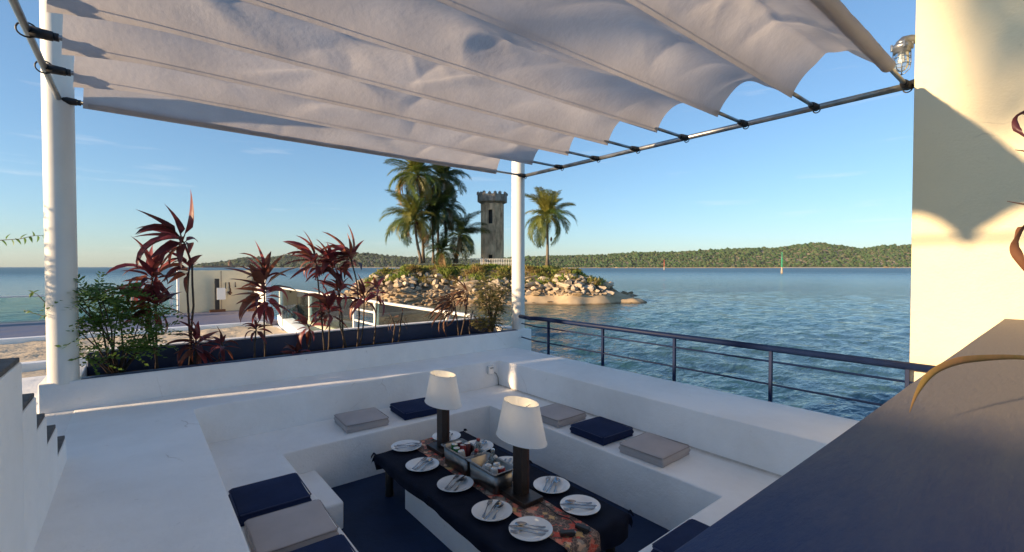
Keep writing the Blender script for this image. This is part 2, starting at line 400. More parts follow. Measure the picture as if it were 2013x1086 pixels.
o = ring(MB(), BEN, OUT, S-.1, W, outer=True, zout=-5.0).build('terrace_ledge', M['white']); wobble(o)
tag(o, 'wide white painted masonry ledge framing the sunken pit', None, kind='structure')
o = MB().box((-2.9, 3.93, -5), (-.36, 7.2, W-.004)).build('terrace_landing', M['white']); wobble(o)
tag(o, 'white painted landing at the foot of the stairs', None, kind='structure')
o = MB().box((.91, 3.38, F-.05), (1.16, 4.068, -1.72)).build('step_block', M['white']); wobble(o, bev=.02)
tag(o, 'low white masonry step block in the back left corner of the pit', 'step')
# deck behind the near parapet, where the photographer stands
o = MB().box((-6, -6, -5), (4.47, .02, -1.5)).build('upper_deck', M['tread'])
tag(o, 'weathered grey deck behind the navy topped parapet', None, kind='structure')
# near parapet with navy top
pw = empty('near_parapet', 'thick parapet with weathered navy painted top in the right foreground', 'parapet', loc=(2, .15, -1.5))
o = MB().box((-2.4, -.13, -.3), (2.49, .15, 1.135)).build('masonry', M['white'], pw); wobble(o)
o = MB().box((-2.41, -.34, 1.135), (2.49, .158, 1.156)).build('painted_top', M['navy_top'], pw); wobble(o, amp=.0025, bev=.005)
# stairs
st = empty('staircase', 'white masonry staircase with grey treads climbing towards the left foreground', 'stairs', loc=(-1, 3, W))
zs = [(-4., 2.585, -.35), (2.585, 2.895, -.553), (2.895, 3.18, -.712), (3.18, 3.545, -.865), (3.545, 3.93, -1.037)]
for i, (a, b, z) in enumerate(zs):
    o = MB().box((-.75, a-3, -.5), (.65, b-3, z-W-.02)).build('step', M['white'], st)
    bpy.context.view_layer.update(); wobble(o, bev=.006, amp=.003)
    t = MB().box((-.75, a-3, z-W-.02), (.645, b-3-.003, z-W)).build('tread', M['tread'], o); wobble(t, amp=.002, bev=.004)
# ------------------------------------------------------------------ planter
PT = -.955
pl = empty('planter_box', 'long white planter box with navy lining behind the pit', 'planter', loc=(2, 5.7, W))
def pbox(name, a, b, m, parent=pl, bev=.01, amp=.003):
    a = (a[0]-2, a[1]-5.7, a[2]-W); b = (b[0]-2, b[1]-5.7, b[2]-W)
    o = MB().box(a, b).build(name, m, parent); bpy.context.view_layer.update(); wobble(o, bev=bev, amp=amp); return o
pbox('front_wall', (-.632, 5.305, -3), (4.706, 5.40, PT), M['white'])
pbox('end_pier', (-.628, 5.38, -3), (-.383, 6.12, PT-.003), M['white'])
pbox('end_pier', (4.453, 5.38, -5), (4.702, 6.12, PT-.003), M['white'])
pbox('rim', (-.375, 5.32, PT), (4.445, 5.41, PT+.006), M['navy_paint'], bev=.002, amp=.001)
pbox('lining', (-.38, 5.402, -1.1), (4.45, 5.43, PT-.012), M['navy_paint'], bev=.003)
pbox('back_wall', (-.38, 6.02, -3), (4.45, 6.12, -.83), M['navy_paint'])
pbox('coping', (-.38, 6.015, -.83), (4.45, 6.13, -.812), M['white'], bev=.004)
o = pbox('soil', (-.378, 5.431, -1.2), (4.448, 6.018, -1.04), M['soil'], amp=.02)

# ------------------------------------------------------------------ right wall and its lamp
o = MB().box((4.475, -1.6, -5), (4.95, .79, 3.6)).build('pillar_wall', M['wall']); wobble(o, bev=.006, amp=.003)
tag(o, 'tall cream white wall catching low sun at the right edge', 'wall')
wl = empty('bulkhead_lamp', 'caged glass bulkhead lamp on a bracket high on the cream wall', 'wall lamp', loc=(4.53, .875, 1.66))
mb = MB(); mb.tube([(.05,-.085,.05),(.04,-.04,.065),(.02,-.01,.06),(0,0,.035),(0,0,.02)], [.03,.032,.034,.04,.045], 14)
mb.build('bracket', M['steel'], wl, True)
cap = MB().lathe([(0,.03),(.05,.03),(.062,.02),(.064,-.005),(.055,-.012),(.055,-.035),(.047,-.04),(.0,-.04)], 24).build('collar', M['steel'], wl, True)
for k in range(4):
    an = k*PI/2+.4; MB().tube([(.062*math.cos(an), .062*math.sin(an), .035), (.062*math.cos(an), .062*math.sin(an), -.014)], .008, 8).build('bolt', M['steel'], cap)
def glass(name, col, rough=.02, alpha=.75):
    m = bpy.data.materials.new(name); m.use_nodes = True; nt = m.node_tree; N = nt.nodes; L = nt.links; N.remove(N['Principled BSDF'])
    t = N.new('ShaderNodeBsdfTransparent'); t.inputs[0].default_value = (*col, 1)
    gl = N.new('ShaderNodeBsdfGlossy'); gl.inputs['Roughness'].default_value = rough; gl.inputs['Color'].default_value = (.9, .95, .95, 1)
    fr = N.new('ShaderNodeFresnel'); fr.inputs[0].default_value = 1.45
    nz = N.new('ShaderNodeTexNoise'); nz.inputs['Scale'].default_value = 2.; nz.inputs['Detail'].default_value = 6
    df = N.new('ShaderNodeBsdfDiffuse'); df.inputs[0].default_value = (*[min(.8, c*.9) for c in col], 1)
    mr = N.new('ShaderNodeMapRange'); mr.inputs[1].default_value = .4; mr.inputs[2].default_value = .75; mr.inputs[3].default_value = (1-alpha)*.4; mr.inputs[4].default_value = (1-alpha)*1.4
    L.new(nz.outputs['Fac'], mr.inputs[0])
    m1 = N.new('ShaderNodeMixShader'); L.new(mr.outputs[0], m1.inputs[0]); L.new(t.outputs[0], m1.inputs[1]); L.new(df.outputs[0], m1.inputs[2])
    m2 = N.new('ShaderNodeMixShader'); L.new(fr.outputs[0], m2.inputs[0]); L.new(m1.outputs[0], m2.inputs[1]); L.new(gl.outputs[0], m2.inputs[2])
    L.new(m2.outputs[0], N['Material Output'].inputs[0]); return m
M['lampglass'] = glass('clear_lamp_glass', (.86, .90, .88), .03, .85)
M['glass_rail'] = glass('salty_glass_panel', (.80, .90, .86), .03, .965)
M['bottle'] = glass('clear_bottle_glass', (.78, .83, .82), .03, .8)
MB().lathe([(.042,-.042),(.045,-.07),(.045,-.12),(.038,-.152),(.022,-.172),(0.001,-.18)], 24).build('glass_jar', M['lampglass'], wl, True)
cg = MB()
for k in range(4):
    an = k*PI/2+.2; c, s = math.cos(an), math.sin(an)
    cg.tube([(.052*c,.052*s,-.035),(.053*c,.053*s,-.12),(.045*c,.045*s,-.165),(.02*c,.02*s,-.193),(0,0,-.2)], .0035, 6)
for z in (-.075, -.125):
    cg.tube([(.053*math.cos(a), .053*math.sin(a), z) for a in np.linspace(0, 2*PI, 21)], .003, 6, False)
cg.build('guard_cage', M['steel'], wl, True)
MB().lathe([(.012,-.04),(.014,-.06),(.022,-.085),(.02,-.105),(.001,-.118)], 14).build('bulb', M['china'], wl, True)

# ------------------------------------------------------------------ canopy frame and fabric
ZC = 1.385
BARS = [5.33, 4.55, 3.90, 3.30, 2.68, 2.06, 1.46, .85]
fr = empty('canopy_frame', 'galvanised pipe frame on two white posts carrying the canopy', 'canopy frame', loc=(2, 3, W))
def fp(p): return (p[0]-2, p[1]-3, p[2]-W)
def ftube(name, pts, r, m, n=12, parent=fr): return MB().tube([fp(p) for p in pts], r, n).build(name, m, parent, True)
for (u, v) in ((-.489, 5.395), (4.574, 5.47)):
    o = MB().lathe([(0,0),(.1,0),(.1,3.6),(0.001,3.6)], 40, (u-2, v-3, PT-W-.02)).build('post', M['post'], fr, True)
    o.data.set_sharp_from_angle(angle=.8)
ftube('side_pipe', [(4.60, 5.40, ZC), (4.60, .78, ZC)], .026, M['steel'])
ftube('side_pipe', [(-.48, 5.40, ZC), (-.48, .6, ZC)], .020, M['steel'])
for i, v in enumerate(BARS):
    end = i in (0, len(BARS)-1)
    for a_, b_ in (((-.46, 4.60),) if end else ((-.46, -.325), (3.97, 4.60))):
        ftube('crossbar', [(a_, v, ZC-.005), (b_, v, ZC-.005)], .0155, M['steel'])
    if not end: ftube('thinned_bar', [(-.33, v, ZC-.006), (3.99, v, ZC-.006)], .003, M['steel'], 6)  # inner bars thinned to wire so no bar shadow shows through the cloth
    for u, sg in ((4.60, -1), (-.48, 1)):
        cl = MB(); cl.tube([fp((u+sg*.012, v, ZC-.004)), fp((u+sg*.11, v, ZC-.006))], [.033, .028], 12)
        cl.tube([fp((u+sg*.112, v, ZC-.006)), fp((u+sg*.135, v, ZC-.006))], .024, 12)
        o = cl.build('clamp', M['black'], fr, True)
        rg = MB().tube([fp((u+.045*math.cos(a)*1.0, v+.0, ZC+.042*math.sin(a))) for a in np.linspace(.6, 2*PI-.6, 14)] if u < 0 else
                       [fp((u, v+.028*math.cos(a), ZC+.028*math.sin(a)-.02)) for a in np.linspace(0, 2*PI, 12)], .005, 6).build('clip_ring', M['black'], o, True)
ftube('wall_bracket', [(4.60, .86, ZC), (4.60, .79, ZC+.01), (4.56, .74, ZC+.012)], .034, M['black'])
def fabric_z(u, v, s, i, bay):
    e = abs((u-1.85)/2.19)
    a = .155 + .075*e**2.2 + .055*noise.noise(Vector((u*.7, bay*3.1, 0)))
    sp = s
    ww = max(0., min(1., (u-3.4)/.6))
    arch = (1-ww)*4*s*(1-s) + ww*(math.sin(PI*s**.86))**.85
    inn = max(0., min(1., (4.045-u)/.55)); inn = inn*inn*(3-2*inn)
    if bay == len(BARS)-2: inn *= 1-s
    if bay == 0: inn *= s
    lf_ = max(0., 1-(u+.335)/.6)
    z = ZC-.030 - .018 - .055*lf_*lf_*inn + a*arch*(1+.1*inn)
    en = min(1, 4*sp*(1-sp)+.02)
    z += .060*en*noise.noise(Vector((u*.75+.25*v, v*1.4, bay*1.7)))
    # slack folds running obliquely between the bars, each with a sharp crest
    wu = u + .35*noise.noise(Vector((u*.8, v*.8, 11))); wv = v + .2*noise.noise(Vector((u*.9, v*1.1, 17)))
    q = noise.noise(Vector((wu*.55-wv*1.1, wv*1.5+wu*.35, 7.7)))
    z += .042*en*max(0, 1-abs(q)*6)**1.3
    q = noise.noise(Vector((wu*1.2+wv*.9, wv*1.1-wu*.3, 2.2+bay*.3)))
    z -= .020*en*max(0, 1-abs(q)*4)**1.4
    wr = max(0, noise.noise(Vector((u*.8, bay*2.3, 3.3))))
    z -= wr*.085*max(0, 1-abs(s-.78)*4.6)
    q2 = noise.noise(Vector((wu*3.1+s*1.8+bay, s*1.2+bay, 1.3)))
    z += .022*en*wr*max(0, 1-abs(q2)*3.2)
    return z
def build_fabric():
    NU, NS = 230, 30
    V = []; Fc = []
    rows = []
    for bay in range(len(BARS)-1):
        v0, v1 = BARS[bay], BARS[bay+1]
        for k in range(NS + 1):
            s = k/NS; rows.append((v0+(v1-v0)*s, s, bay))
    for (v, s, bay) in rows:
        for i in range(NU+1):
            t = i/NU
            sag = math.sin(PI*s)
            u0 = -.335 + .03*sag; u1 = 4.045 - .035*sag - .05*(bay % 2 == 0)*sag
            u = u0+(u1-u0)*t
            z = fabric_z(u, v, s, i, bay)
            V.append((u-2, v-3+.02*noise.noise(Vector((u*1.7, v*2, 5)))*sag, z-ZC))
    n = NU+1
    for r in range(len(rows)-1):
        if rows[r][2] != rows[r+1][2]: continue      # a seam over every bar
        for i in range(NU):
            a = r*n+i; Fc.append((a, a+1, a+n+1, a+n))
    m = bpy.data.materials.new('canopy_cloth'); m.use_nodes = True; nt = m.node_tree; N = nt.nodes; L = nt.links; N.remove(N['Principled BSDF'])
    tc = N.new('ShaderNodeTexCoord')
    n1 = N.new('ShaderNodeTexNoise'); n1.inputs['Scale'].default_value = 2.2; n1.inputs['Detail'].default_value = 8; L.new(tc.outputs['Object'], n1.inputs['Vector'])
    cr = N.new('ShaderNodeValToRGB'); cr.color_ramp.elements[0].color = (.56, .535, .535, 1); cr.color_ramp.elements[1].color = (.67, .64, .635, 1)
    cr.color_ramp.elements[0].position = .35; cr.color_ramp.elements[1].position = .65
    L.new(n1.outputs['Fac'], cr.inputs['Fac'])
    wv = N.new('ShaderNodeTexNoise'); wv.inputs['Scale'].default_value = 25; wv.inputs['Detail'].default_value = 6; L.new(tc.outputs['Object'], wv.inputs['Vector'])
    bp = N.new('ShaderNodeBump'); bp.inputs['Strength'].default_value = .16; bp.inputs['Distance'].default_value = .02; L.new(wv.outputs['Fac'], bp.inputs['Height'])
    d = N.new('ShaderNodeBsdfDiffuse'); t = N.new('ShaderNodeBsdfTranslucent'); gl = N.new('ShaderNodeBsdfGlossy'); gl.inputs['Roughness'].default_value = .45
    for q in (d, t): L.new(cr.outputs['Color'], q.inputs['Color']); L.new(bp.outputs['Normal'], q.inputs['Normal'])
    L.new(bp.outputs['Normal'], gl.inputs['Normal'])
    m1 = N.new('ShaderNodeMixShader'); m1.inputs[0].default_value = .46; L.new(d.outputs[0], m1.inputs[1]); L.new(t.outputs[0], m1.inputs[2])
    m2 = N.new('ShaderNodeMixShader'); m2.inputs[0].default_value = .04; L.new(m1.outputs[0], m2.inputs[1]); L.new(gl.outputs[0], m2.inputs[2])
    L.new(m2.outputs[0], N['Material Output'].inputs[0])
    root = empty('shade_canopy', 'pale grey rippling fabric canopy slung over the pipe bars', 'canopy', loc=(2, 3, ZC))
    fo = link('fabric', np_mesh('fabric', V, Fc, m), root)
    # hems rolled round the first and last bars
    for v, nm, rr in ((BARS[0], 'rolled_hem', .034), (BARS[-1], 'rolled_hem', .042)):
        pts = [(u-2, v-3, -.006+.004*noise.noise(Vector((u*6, v, 2)))) for u in np.linspace(-.30, 4.02, 70)]
        MB().tube(pts, [rr*(1+.10*noise.noise(Vector((p[0]*9, v, 0)))) for p in pts], 14).build(nm, m, root, True)
build_fabric()

# ------------------------------------------------------------------ navy railing on the sea side
rl = empty('sea_railing', 'navy tubular railing along the sea edge of the terrace', 'railing', loc=(4.42, 2.6, -1.4))
def rt3(p): return (p[0]-4.42, p[1]-2.6, p[2]+1.4)
for v in (.79, 1.74, 2.70, 3.67, 4.63):
    MB().box(rt3((4.405, v-.014, -1.6)), rt3((4.435, v+.014, -.755))).build('post', M['rail_navy'], rl, bevel=.003)
MB().tube([rt3(p) for p in ((4.42,.6,-.735),(4.42,4.66,-.735),(4.42,4.80,-.735),(4.40,4.87,-.735),(4.34,4.93,-.735),(4.1,5.0,-.735),(3.9,5.02,-.735))][:5]+[rt3((4.47,5.3,-.745))], .029, 14).build('handrail', M['rail_navy'], rl, True)
for z in (-.853, -1.06):
    MB().tube([rt3((4.42,.6,z)), rt3((4.42,4.70,z)), rt3((4.40,4.86,z)), rt3((4.50,5.3,z))], .009, 8).build('mid_rail', M['rail_navy'], rl, True)

# ------------------------------------------------------------------ cushions
def cushion_mesh(name, m, w=.40, d=.40, h=.075):
    bm = bmesh.new(); bmesh.ops.create_cube(bm, size=1)
    for v in bm.verts: v.co = Vector((v.co.x*w, v.co.y*d, (v.co.z+.5)*h))
    bmesh.ops.subdivide_edges(bm, edges=bm.edges[:], cuts=5, use_grid_fill=True)
    for v in bm.verts:
        x, y = v.co.x/w*2, v.co.y/d*2
        if v.co.z > h*.9: v.co.z += .012*(1-x*x)*(1-y*y) + .007*noise.noise(Vector((x*1.3+len(name), y*1.3, w*9)))
        e = .004*noise.noise(v.co*8)
        v.co += Vector((e, e, e*.4))
        if abs(v.co.z-h/2) < h*.3:
            v.co.x += .006*(1 if x > .95 else -1 if x < -.95 else 0); v.co.y += .006*(1 if y > .95 else -1 if y < -.95 else 0)
    es = [e for e in bm.edges if e.calc_face_angle(0) > .7]
    bmesh.ops.bevel(bm, geom=es, offset=.009, segments=2, profile=.5, affect='EDGES')
    for f in bm.faces: f.smooth = True
    me = bpy.data.meshes.new(name); bm.to_mesh(me); bm.free(); me.materials.append(m); return me
cn, cg_ = cushion_mesh('navy_cushion', M['cush_navy']), cushion_mesh('grey_cushion', M['cush_grey'])
pipe = {}
for (x, y, rz, nv, lab) in [
    (3.25, 2.16, .02, 0, 'grey square seat cushion nearest the navy parapet on the sea side bench'),
    (3.25, 2.71, -.03, 1, 'navy square seat cushion between two grey ones on the sea side bench'),
    (3.25, 3.27, .02, 0, 'grey square seat cushion farthest along the sea side bench behind a lampshade'),
    (1.67, 4.365, -.05, 0, 'grey square seat cushion on the back bench under the planter'),
    (2.245, 4.36, -.06, 1, 'navy square seat cushion on the back bench beside the far lamp'),
    (.645, 3.255, -.02, 1, 'navy square seat cushion at the far end of the left bench'),
    (.655, 2.77, -.03, 0, 'grey square seat cushion on the left bench next to a navy one'),
    (.64, 2.30, -.02, 1, 'navy square seat cushion cut by the bottom edge on the left bench'),
    (2.255, 1.18, .01, 1, 'navy square seat cushion tucked against the near navy topped parapet')]:
    e = empty('seat_cushion', lab, 'cushion', 'seat cushions on the pit bench', (x, y, S+.002), rz)
    link('cover', cn if nv else cg_, e)
    mb = MB(); w = .203
    pts = [(w,-w+.02),(w,w-.02),(w-.02,w),(-w+.02,w),(-w,w-.02),(-w,-w+.02),(-w+.02,-w),(w-.02,-w),(w,-w+.02)]
    mb.tube([(a, b, .070) for a, b in pts], .0042, 6, False)
    mb.build('piping', M['pipe_navy'] if nv else M['pipe_grey'], e, True)

# ------------------------------------------------------------------ dining table
T = -1.58
tb = empty('dining_table', 'low black legged dining table standing in the sunken pit', 'table', loc=(1.99, 2.76, F))
MB().box((-.40, -.93, T-F-.045), (.40, .93, T-F-.012)).build('table_top', M['darkwood'], tb, bevel=.004)
for sx in (-1, 1):
    for sy in (-1, 1):
        mb = MB(); mb.tube([(sx*.365, sy*.87, 0.0), (sx*.365, sy*.87, .02), (sx*.365, sy*.87, .06), (sx*.365, sy*.87, .09), (sx*.365, sy*.87, T-F-.05)], [.034, .036, .030, .034, .034], 14)
        mb.build('leg', M['black'], tb, True)
o = MB().box((1.63, 1.95, F-.02), (2.30, 3.36, T-.065)).build('plinth', M['white']); wobble(o)
tag(o, 'white masonry plinth block under the navy covered table', 'plinth')
def tablecloth():
    hw, hl, over = .435, .965, .15
    nx, ny = 60, 110; V = []; Fc = []
    for j in range(ny+1):
        for i in range(nx+1):
            x = -hw-over + (2*hw+2*over)*i/nx; y = -hl-over + (2*hl+2*over)*j/ny
            ox = max(0, abs(x)-hw); oy = max(0, abs(y)-hl); sx = 1 if x > 0 else -1; sy = 1 if y > 0 else -1
            cx, cy = max(-hw, min(hw, x)), max(-hl, min(hl, y))
            dr = math.hypot(ox, oy)
            # cloth is gathered up at the corners and half way along the long sides
            gath = 1.0
            for gy in (-.93, .02, .93):
                gath = min(gath, .78+.22*min(1, abs(y-gy)/.33)) if ox > 0 and oy == 0 else gath
            drop = dr*gath*(.58 if ox > oy else 1.0)
            fold = .003*math.sin(cy*21+noise.noise(Vector((cy*3, 0, 0)))*4)*min(1, ox/.1) if ox >= oy else   .010*math.sin(cx*24)*min(1, oy/.1)
            corner = min(ox, oy)/over
            z = -drop
            outx = .012*min(1, ox/.04)+fold*(ox > 0); outy = .012*min(1, oy/.04)+fold*(oy > ox)
            px = cx + sx*(outx + .012*corner); py = cy + sy*(outy + .012*corner)
            zz = z + (.0025*noise.noise(Vector((x*6, y*6, 0))) + .002*noise.noise(Vector((x*22, y*14, 3))))*(dr == 0)
            if corner > 0: zz *= .45
            V.append((px, py, zz))
    for j in range(ny):
        for i in range(nx):
            a = j*(nx+1)+i; Fc.append((a, a+1, a+nx+2, a+nx+1))
    return np_mesh('tablecloth', V, Fc, M['cloth'])
clo = link('tablecloth', tablecloth(), loc=(1.99, 2.765, T))
tag(clo, 'dark navy tablecloth gathered at the corners over the low table', 'tablecloth')
def knot(x, y, z, rz):
    mb = MB()
    for k in range(3):
        a = rz+(k-1)*.5; mb.tube([(x, y, z), (x+.015*math.cos(a), y+.015*math.sin(a), z+.004), (x+.035*math.cos(a), y+.035*math.sin(a), z-.015-.008*k)], [.006, .008, .003], 8)
    return mb
for (x, y, a, lab) in ((-.45, .955, 2.4, 'gathered knot'), (.45, .955, .8, ''), (.45, -.955, -.8, ''), (-.45, -.955, -2.4, ''), (-.45, .02, PI, ''), (.45, .02, 0, '')):
    knot(x, y, .002, a).build('gathered_knot', M['cloth'], clo, True)
# patterned runner
def runner_material():
    m = bpy.data.materials.new('leaf_print_cotton'); m.use_nodes = True; nt = m.node_tree; N = nt.nodes; L = nt.links; p = N['Principled BSDF']; p.inputs['Roughness'].default_value = .8
    tc = N.new('ShaderNodeTexCoord')
    n0 = N.new('ShaderNodeTexNoise'); n0.inputs['Scale'].default_value = 18; n0.inputs['Detail'].default_value = 2; L.new(tc.outputs['Object'], n0.inputs['Vector'])
    mx0 = N.new('ShaderNodeMix'); mx0.data_type = 'RGBA'; mx0.inputs['Factor'].default_value = .035
    L.new(tc.outputs['Object'], mx0.inputs['A']); L.new(n0.outputs['Color'], mx0.inputs['B'])
    vo = N.new('ShaderNodeTexVoronoi'); vo.inputs['Scale'].default_value = 16; vo.distance = 'MINKOWSKI'; vo.inputs['Exponent'].default_value = .75; L.new(mx0.outputs['Result'], vo.inputs['Vector'])
    sp = N.new('ShaderNodeSeparateColor'); L.new(vo.outputs['Color'], sp.inputs[0])
    cr = N.new('ShaderNodeValToRGB'); cr.color_ramp.interpolation = 'CONSTANT'; e = cr.color_ramp
    e.elements[0].color = (.62, .085, .05, 1); e.elements[1].position = .86; e.elements[1].color = (.30, .26, .21, 1)
    for q, c in ((.22, (.66, .19, .12)), (.40, (.60, .38, .14)), (.55, (.54, .08, .06)), (.68, (.66, .42, .27)), (.78, (.54, .27, .19))):
        x = e.elements.new(q); x.color = (*c, 1)
    L.new(sp.outputs[0], cr.inputs['Fac'])
    # leaf edge: dark ground between the leaves, pale veins
    r2 = N.new('ShaderNodeValToRGB'); r2.color_ramp.elements[0].position = .75; r2.color_ramp.elements[0].color = (0, 0, 0, 1); r2.color_ramp.elements[1].position = 1.0; r2.color_ramp.elements[1].color = (1, 1, 1, 1)
    L.new(vo.outputs['Distance'], r2.inputs['Fac'])
    mx = N.new('ShaderNodeMix'); mx.data_type = 'RGBA'; L.new(r2.outputs['Color'], mx.inputs['Factor']); L.new(cr.outputs['Color'], mx.inputs['A']); mx.inputs['B'].default_value = (.10, .07, .06, 1)
    v2 = N.new('ShaderNodeTexVoronoi'); v2.feature = 'DISTANCE_TO_EDGE'; v2.inputs['Scale'].default_value = 34; L.new(mx0.outputs['Result'], v2.inputs['Vector'])
    r3 = N.new('ShaderNodeValToRGB'); r3.color_ramp.elements[0].position = .0; r3.color_ramp.elements[0].color = (1, 1, 1, 1); r3.color_ramp.elements[1].position = .07; r3.color_ramp.elements[1].color = (0, 0, 0, 1)
    L.new(v2.outputs['Distance'], r3.inputs['Fac'])
    m3 = N.new('ShaderNodeMath'); m3.operation = 'MULTIPLY'; m3.inputs[1].default_value = .55; L.new(r3.outputs['Color'], m3.inputs[0])
    mx2 = N.new('ShaderNodeMix'); mx2.data_type = 'RGBA'; L.new(m3.outputs[0], mx2.inputs['Factor']); L.new(mx.outputs['Result'], mx2.inputs['A']); mx2.inputs['B'].default_value = (.6, .38, .26, 1)
    L.new(mx2.outputs['Result'], p.inputs['Base Color']); return m
M['runner'] = runner_material()
V = []; Fc = []; ny = 120
for j in range(ny+1):
    t = j/ny; y = 1.02-2.12*t
    for i in range(13):
        x = -.135+.27*i/12
        px = x + .02*(t-.5)*-1 + .008*noise.noise(Vector((y*3, 0, 1)))
        yy = max(-.985, min(.985, y)); over = abs(y)-abs(yy)
        z = .006 + .004*noise.noise(Vector((x*20, y*7, 0))) - over*.9
        V.append((px, yy-(.008+.12*over if y < -.985 else -.008-.12*over if y > .985 else 0), z))
for j in range(ny):
    for i in range(12):
        a = j*13+i; Fc.append((a, a+13, a+14, a+1))
o = link('table_runner', np_mesh('table_runner', V, Fc, M['runner']), loc=(1.985, 2.765, T)); tag(o, 'red and ochre leaf print runner down the middle of the table', 'table runner')
# plates and cutlery
plate_me = MB().lathe([(.0001,.006),(.075,.006),(.082,.008),(.10,.017),(.127,.024),(.131,.025),(.130,.021),(.105,.012),(.08,.001),(.0001,.0)], 40).mesh('dinner_plate', M['china'], True)
def strip(mb, prof, w, th=.0016):
    """blade of metal along +y: prof = [(y, halfwidth, z)]"""
    n = len(mb.v)
    for (y, h, z) in prof: mb.v += [(-h, y, z+th), (0, y, z+th*1.9), (h, y, z+th), (h*.9, y, z), (-h*.9, y, z)]
    for i in range(len(prof)-1):
        a = n+i*5
        for k in range(5):
            b = (k+1) % 5; mb.f.append((a+k, a+b, a+5+b, a+5+k))
    mb.f.append(tuple(n+k for k in range(5))); e = n+(len(prof)-1)*5; mb.f.append(tuple(e+4-k for k in range(5)))
handle = [(-.10,.005,.004),(-.095,.0078,.003),(-.06,.0066,.001),(-.02,.004,.003),(.02,.0032,.009)]
fk = MB(); strip(fk, handle+[(.04,.0045,.010),(.055,.0115,.008),(.065,.0125,.006)], 0)
for k in (-1.5, -.5, .5, 1.5):
    n = len(fk.v); fk.tube([(k*.0068, .062, .007), (k*.0068, .085, .004), (k*.0066, .103, .008)], [.0027, .0026, .0014], 5)
knf = MB(); strip(knf, [(-.11,.006,.003),(-.105,.0085,.002),(-.06,.0075,.001),(-.005,.0065,.001),(.0,.0062,.003),(.02,.0085,.004),(.07,.0095,.004),(.10,.0075,.003),(.115,.002,.003)], 0)
sp = MB(); strip(sp, handle, 0)
base = len(sp.v); R_, K_ = 9, 16
for i in range(R_):
    for k in range(K_):
        r = i/(R_-1); a = 2*PI*k/K_; x = r*.0195*math.cos(a); y = .052+r*.033*math.sin(a)
        sp.v.append((x, y, .006+.008*r*r))
for i in range(R_-1):
    for k in range(K_):
        a = base+i*K_+k; b = base+i*K_+(k+1) % K_; sp.f.append((a, b, b+K_, a+K_))
fk_me, kn_me, sp_me = fk.mesh('fork', M['cutlery'], True), knf.mesh('knife', M['cutlery'], True), sp.mesh('spoon', M['cutlery'], True)
PL = [(1.80, 3.665, -2.2, 'far left corner of table'), (1.725, 3.235, -1.05, 'second in the left row'), (1.755, 2.80, -1.05, 'middle of the left row'),
      (1.74, 2.34, -.95, 'fourth in the left row'), (1.795, 2.03, -.15+PI*.0+.95, 'nearest in the left row'), (2.19, 3.645, 2.4, 'behind the far lamp'),
      (2.285, 3.27, -1.0, 'behind the far steel tub'), (2.255, 2.83, 2.2, 'half hidden by the near lamp'), (2.275, 2.35, -.95, 'right of the near lamp'), (2.225, 2.03, .95, 'nearest in the right row')]
for i, (x, y, a, wh) in enumerate(PL):
    z = T+.006
    o = link('dinner_plate', plate_me, loc=(x, y, z)); o.rotation_euler = (0, 0, rnd.random()*6)
    tag(o, 'round white dinner plate, ' + wh, 'plate', 'dinner plates on the low table')
    for nm, me, off, da, tilt in (('fork', fk_me, -.040, .06, .10), ('knife', kn_me, .0, -.05, .1), ('spoon', sp_me, .034, .02, .10)):
        an = a+da+rnd.uniform(-.06, .06)
        q = link(nm, me, loc=(x+math.cos(a)*off, y+math.sin(a)*off, z+.0135+.004*(nm == 'knife')))
        q.scale = (1.15, 1.15, 1.15)
        q.rotation_euler = (tilt*.35*rnd.uniform(.6, 1.3), rnd.uniform(-.05, .05), an)
        tag(q, 'steel %s lying on the white plate, %s' % (nm, wh), nm, nm+'s laid on the plates')
# stainless tubs
def tub(loc, lab):
    t = empty('steel_tub', lab, 'tub', 'stainless steel tubs on the table', loc)
    def rr(hw, hl, r, n=5):
        pts = []
        for cx, cy, a0 in ((hw-r, hl-r, 0), (-hw+r, hl-r, PI/2), (-hw+r, -hl+r, PI), (hw-r, -hl+r, 1.5*PI)):
            for k in range(n+1): a = a0+PI/2*k/n; pts.append((cx+r*math.cos(a), cy+r*math.sin(a)))
        return pts
    mb = MB(); rings = [(.070, .148, .022, .0), (.082, .158, .026, .006), (.088, .164, .028, .15), (.102, .178, .018, .152), (.103, .179, .018, .147)]
    inner = [(.086, .162, .027, .149), (.079, .155, .025, .009), (.067, .145, .02, .004)]
    def loft(rs, mb):
        n = len(mb.v); m = 24
        for hw, hl, r, z in rs: mb.v += [(x, y, z) for x, y in rr(hw, hl, r)]
        for i in range(len(rs)-1):
            for k in range(m): a = n+i*m+k; b = n+i*m+(k+1) % m; mb.f.append((a, b, b+m, a+m))
        return n, m
    n, m = loft(rings[:3], mb); mb.f.append(tuple(n+k for k in reversed(range(m))))
    n2, m = loft(inner, mb); e = n2+2*m; mb.f.append(tuple(e+k for k in range(m)))
    for k in range(m):   # join inside and outside under the rim
        a = n+2*m+k; b = n+2*m+(k+1) % m; mb.f.append((a, b, n2+(k+1) % m, n2+k))
    mb.build('basin', M['inox'], t, True)
    mb = MB(); loft([(.0875,.1635,.027,.1515),(.103,.179,.018,.1535),(.1045,.1805,.018,.150),(.103,.179,.018,.1465),(.0885,.1645,.028,.1475)], mb); mb.build('rim', M['inox'], t, True)
    return t
T1 = (1.965, 3.02, T+.012); T2 = (1.965, 2.655, T+.012)
tub(T1, 'far stainless steel tub of drink cans on the runner'); tub(T2, 'near stainless steel tub of cans and bottles on the runner')
def colour(nm, c, r=.35, metal=0.): return mat(nm, c, r, var=.15, vscale=25, metal=metal)
M['can_green'] = colour('green_can', (.012, .14, .045)); M['can_red'] = colour('red_can', (.30, .018, .02)); M['can_dark'] = colour('maroon_can', (.10, .018, .025)); M['can_white'] = colour('white_can', (.5, .5, .48))
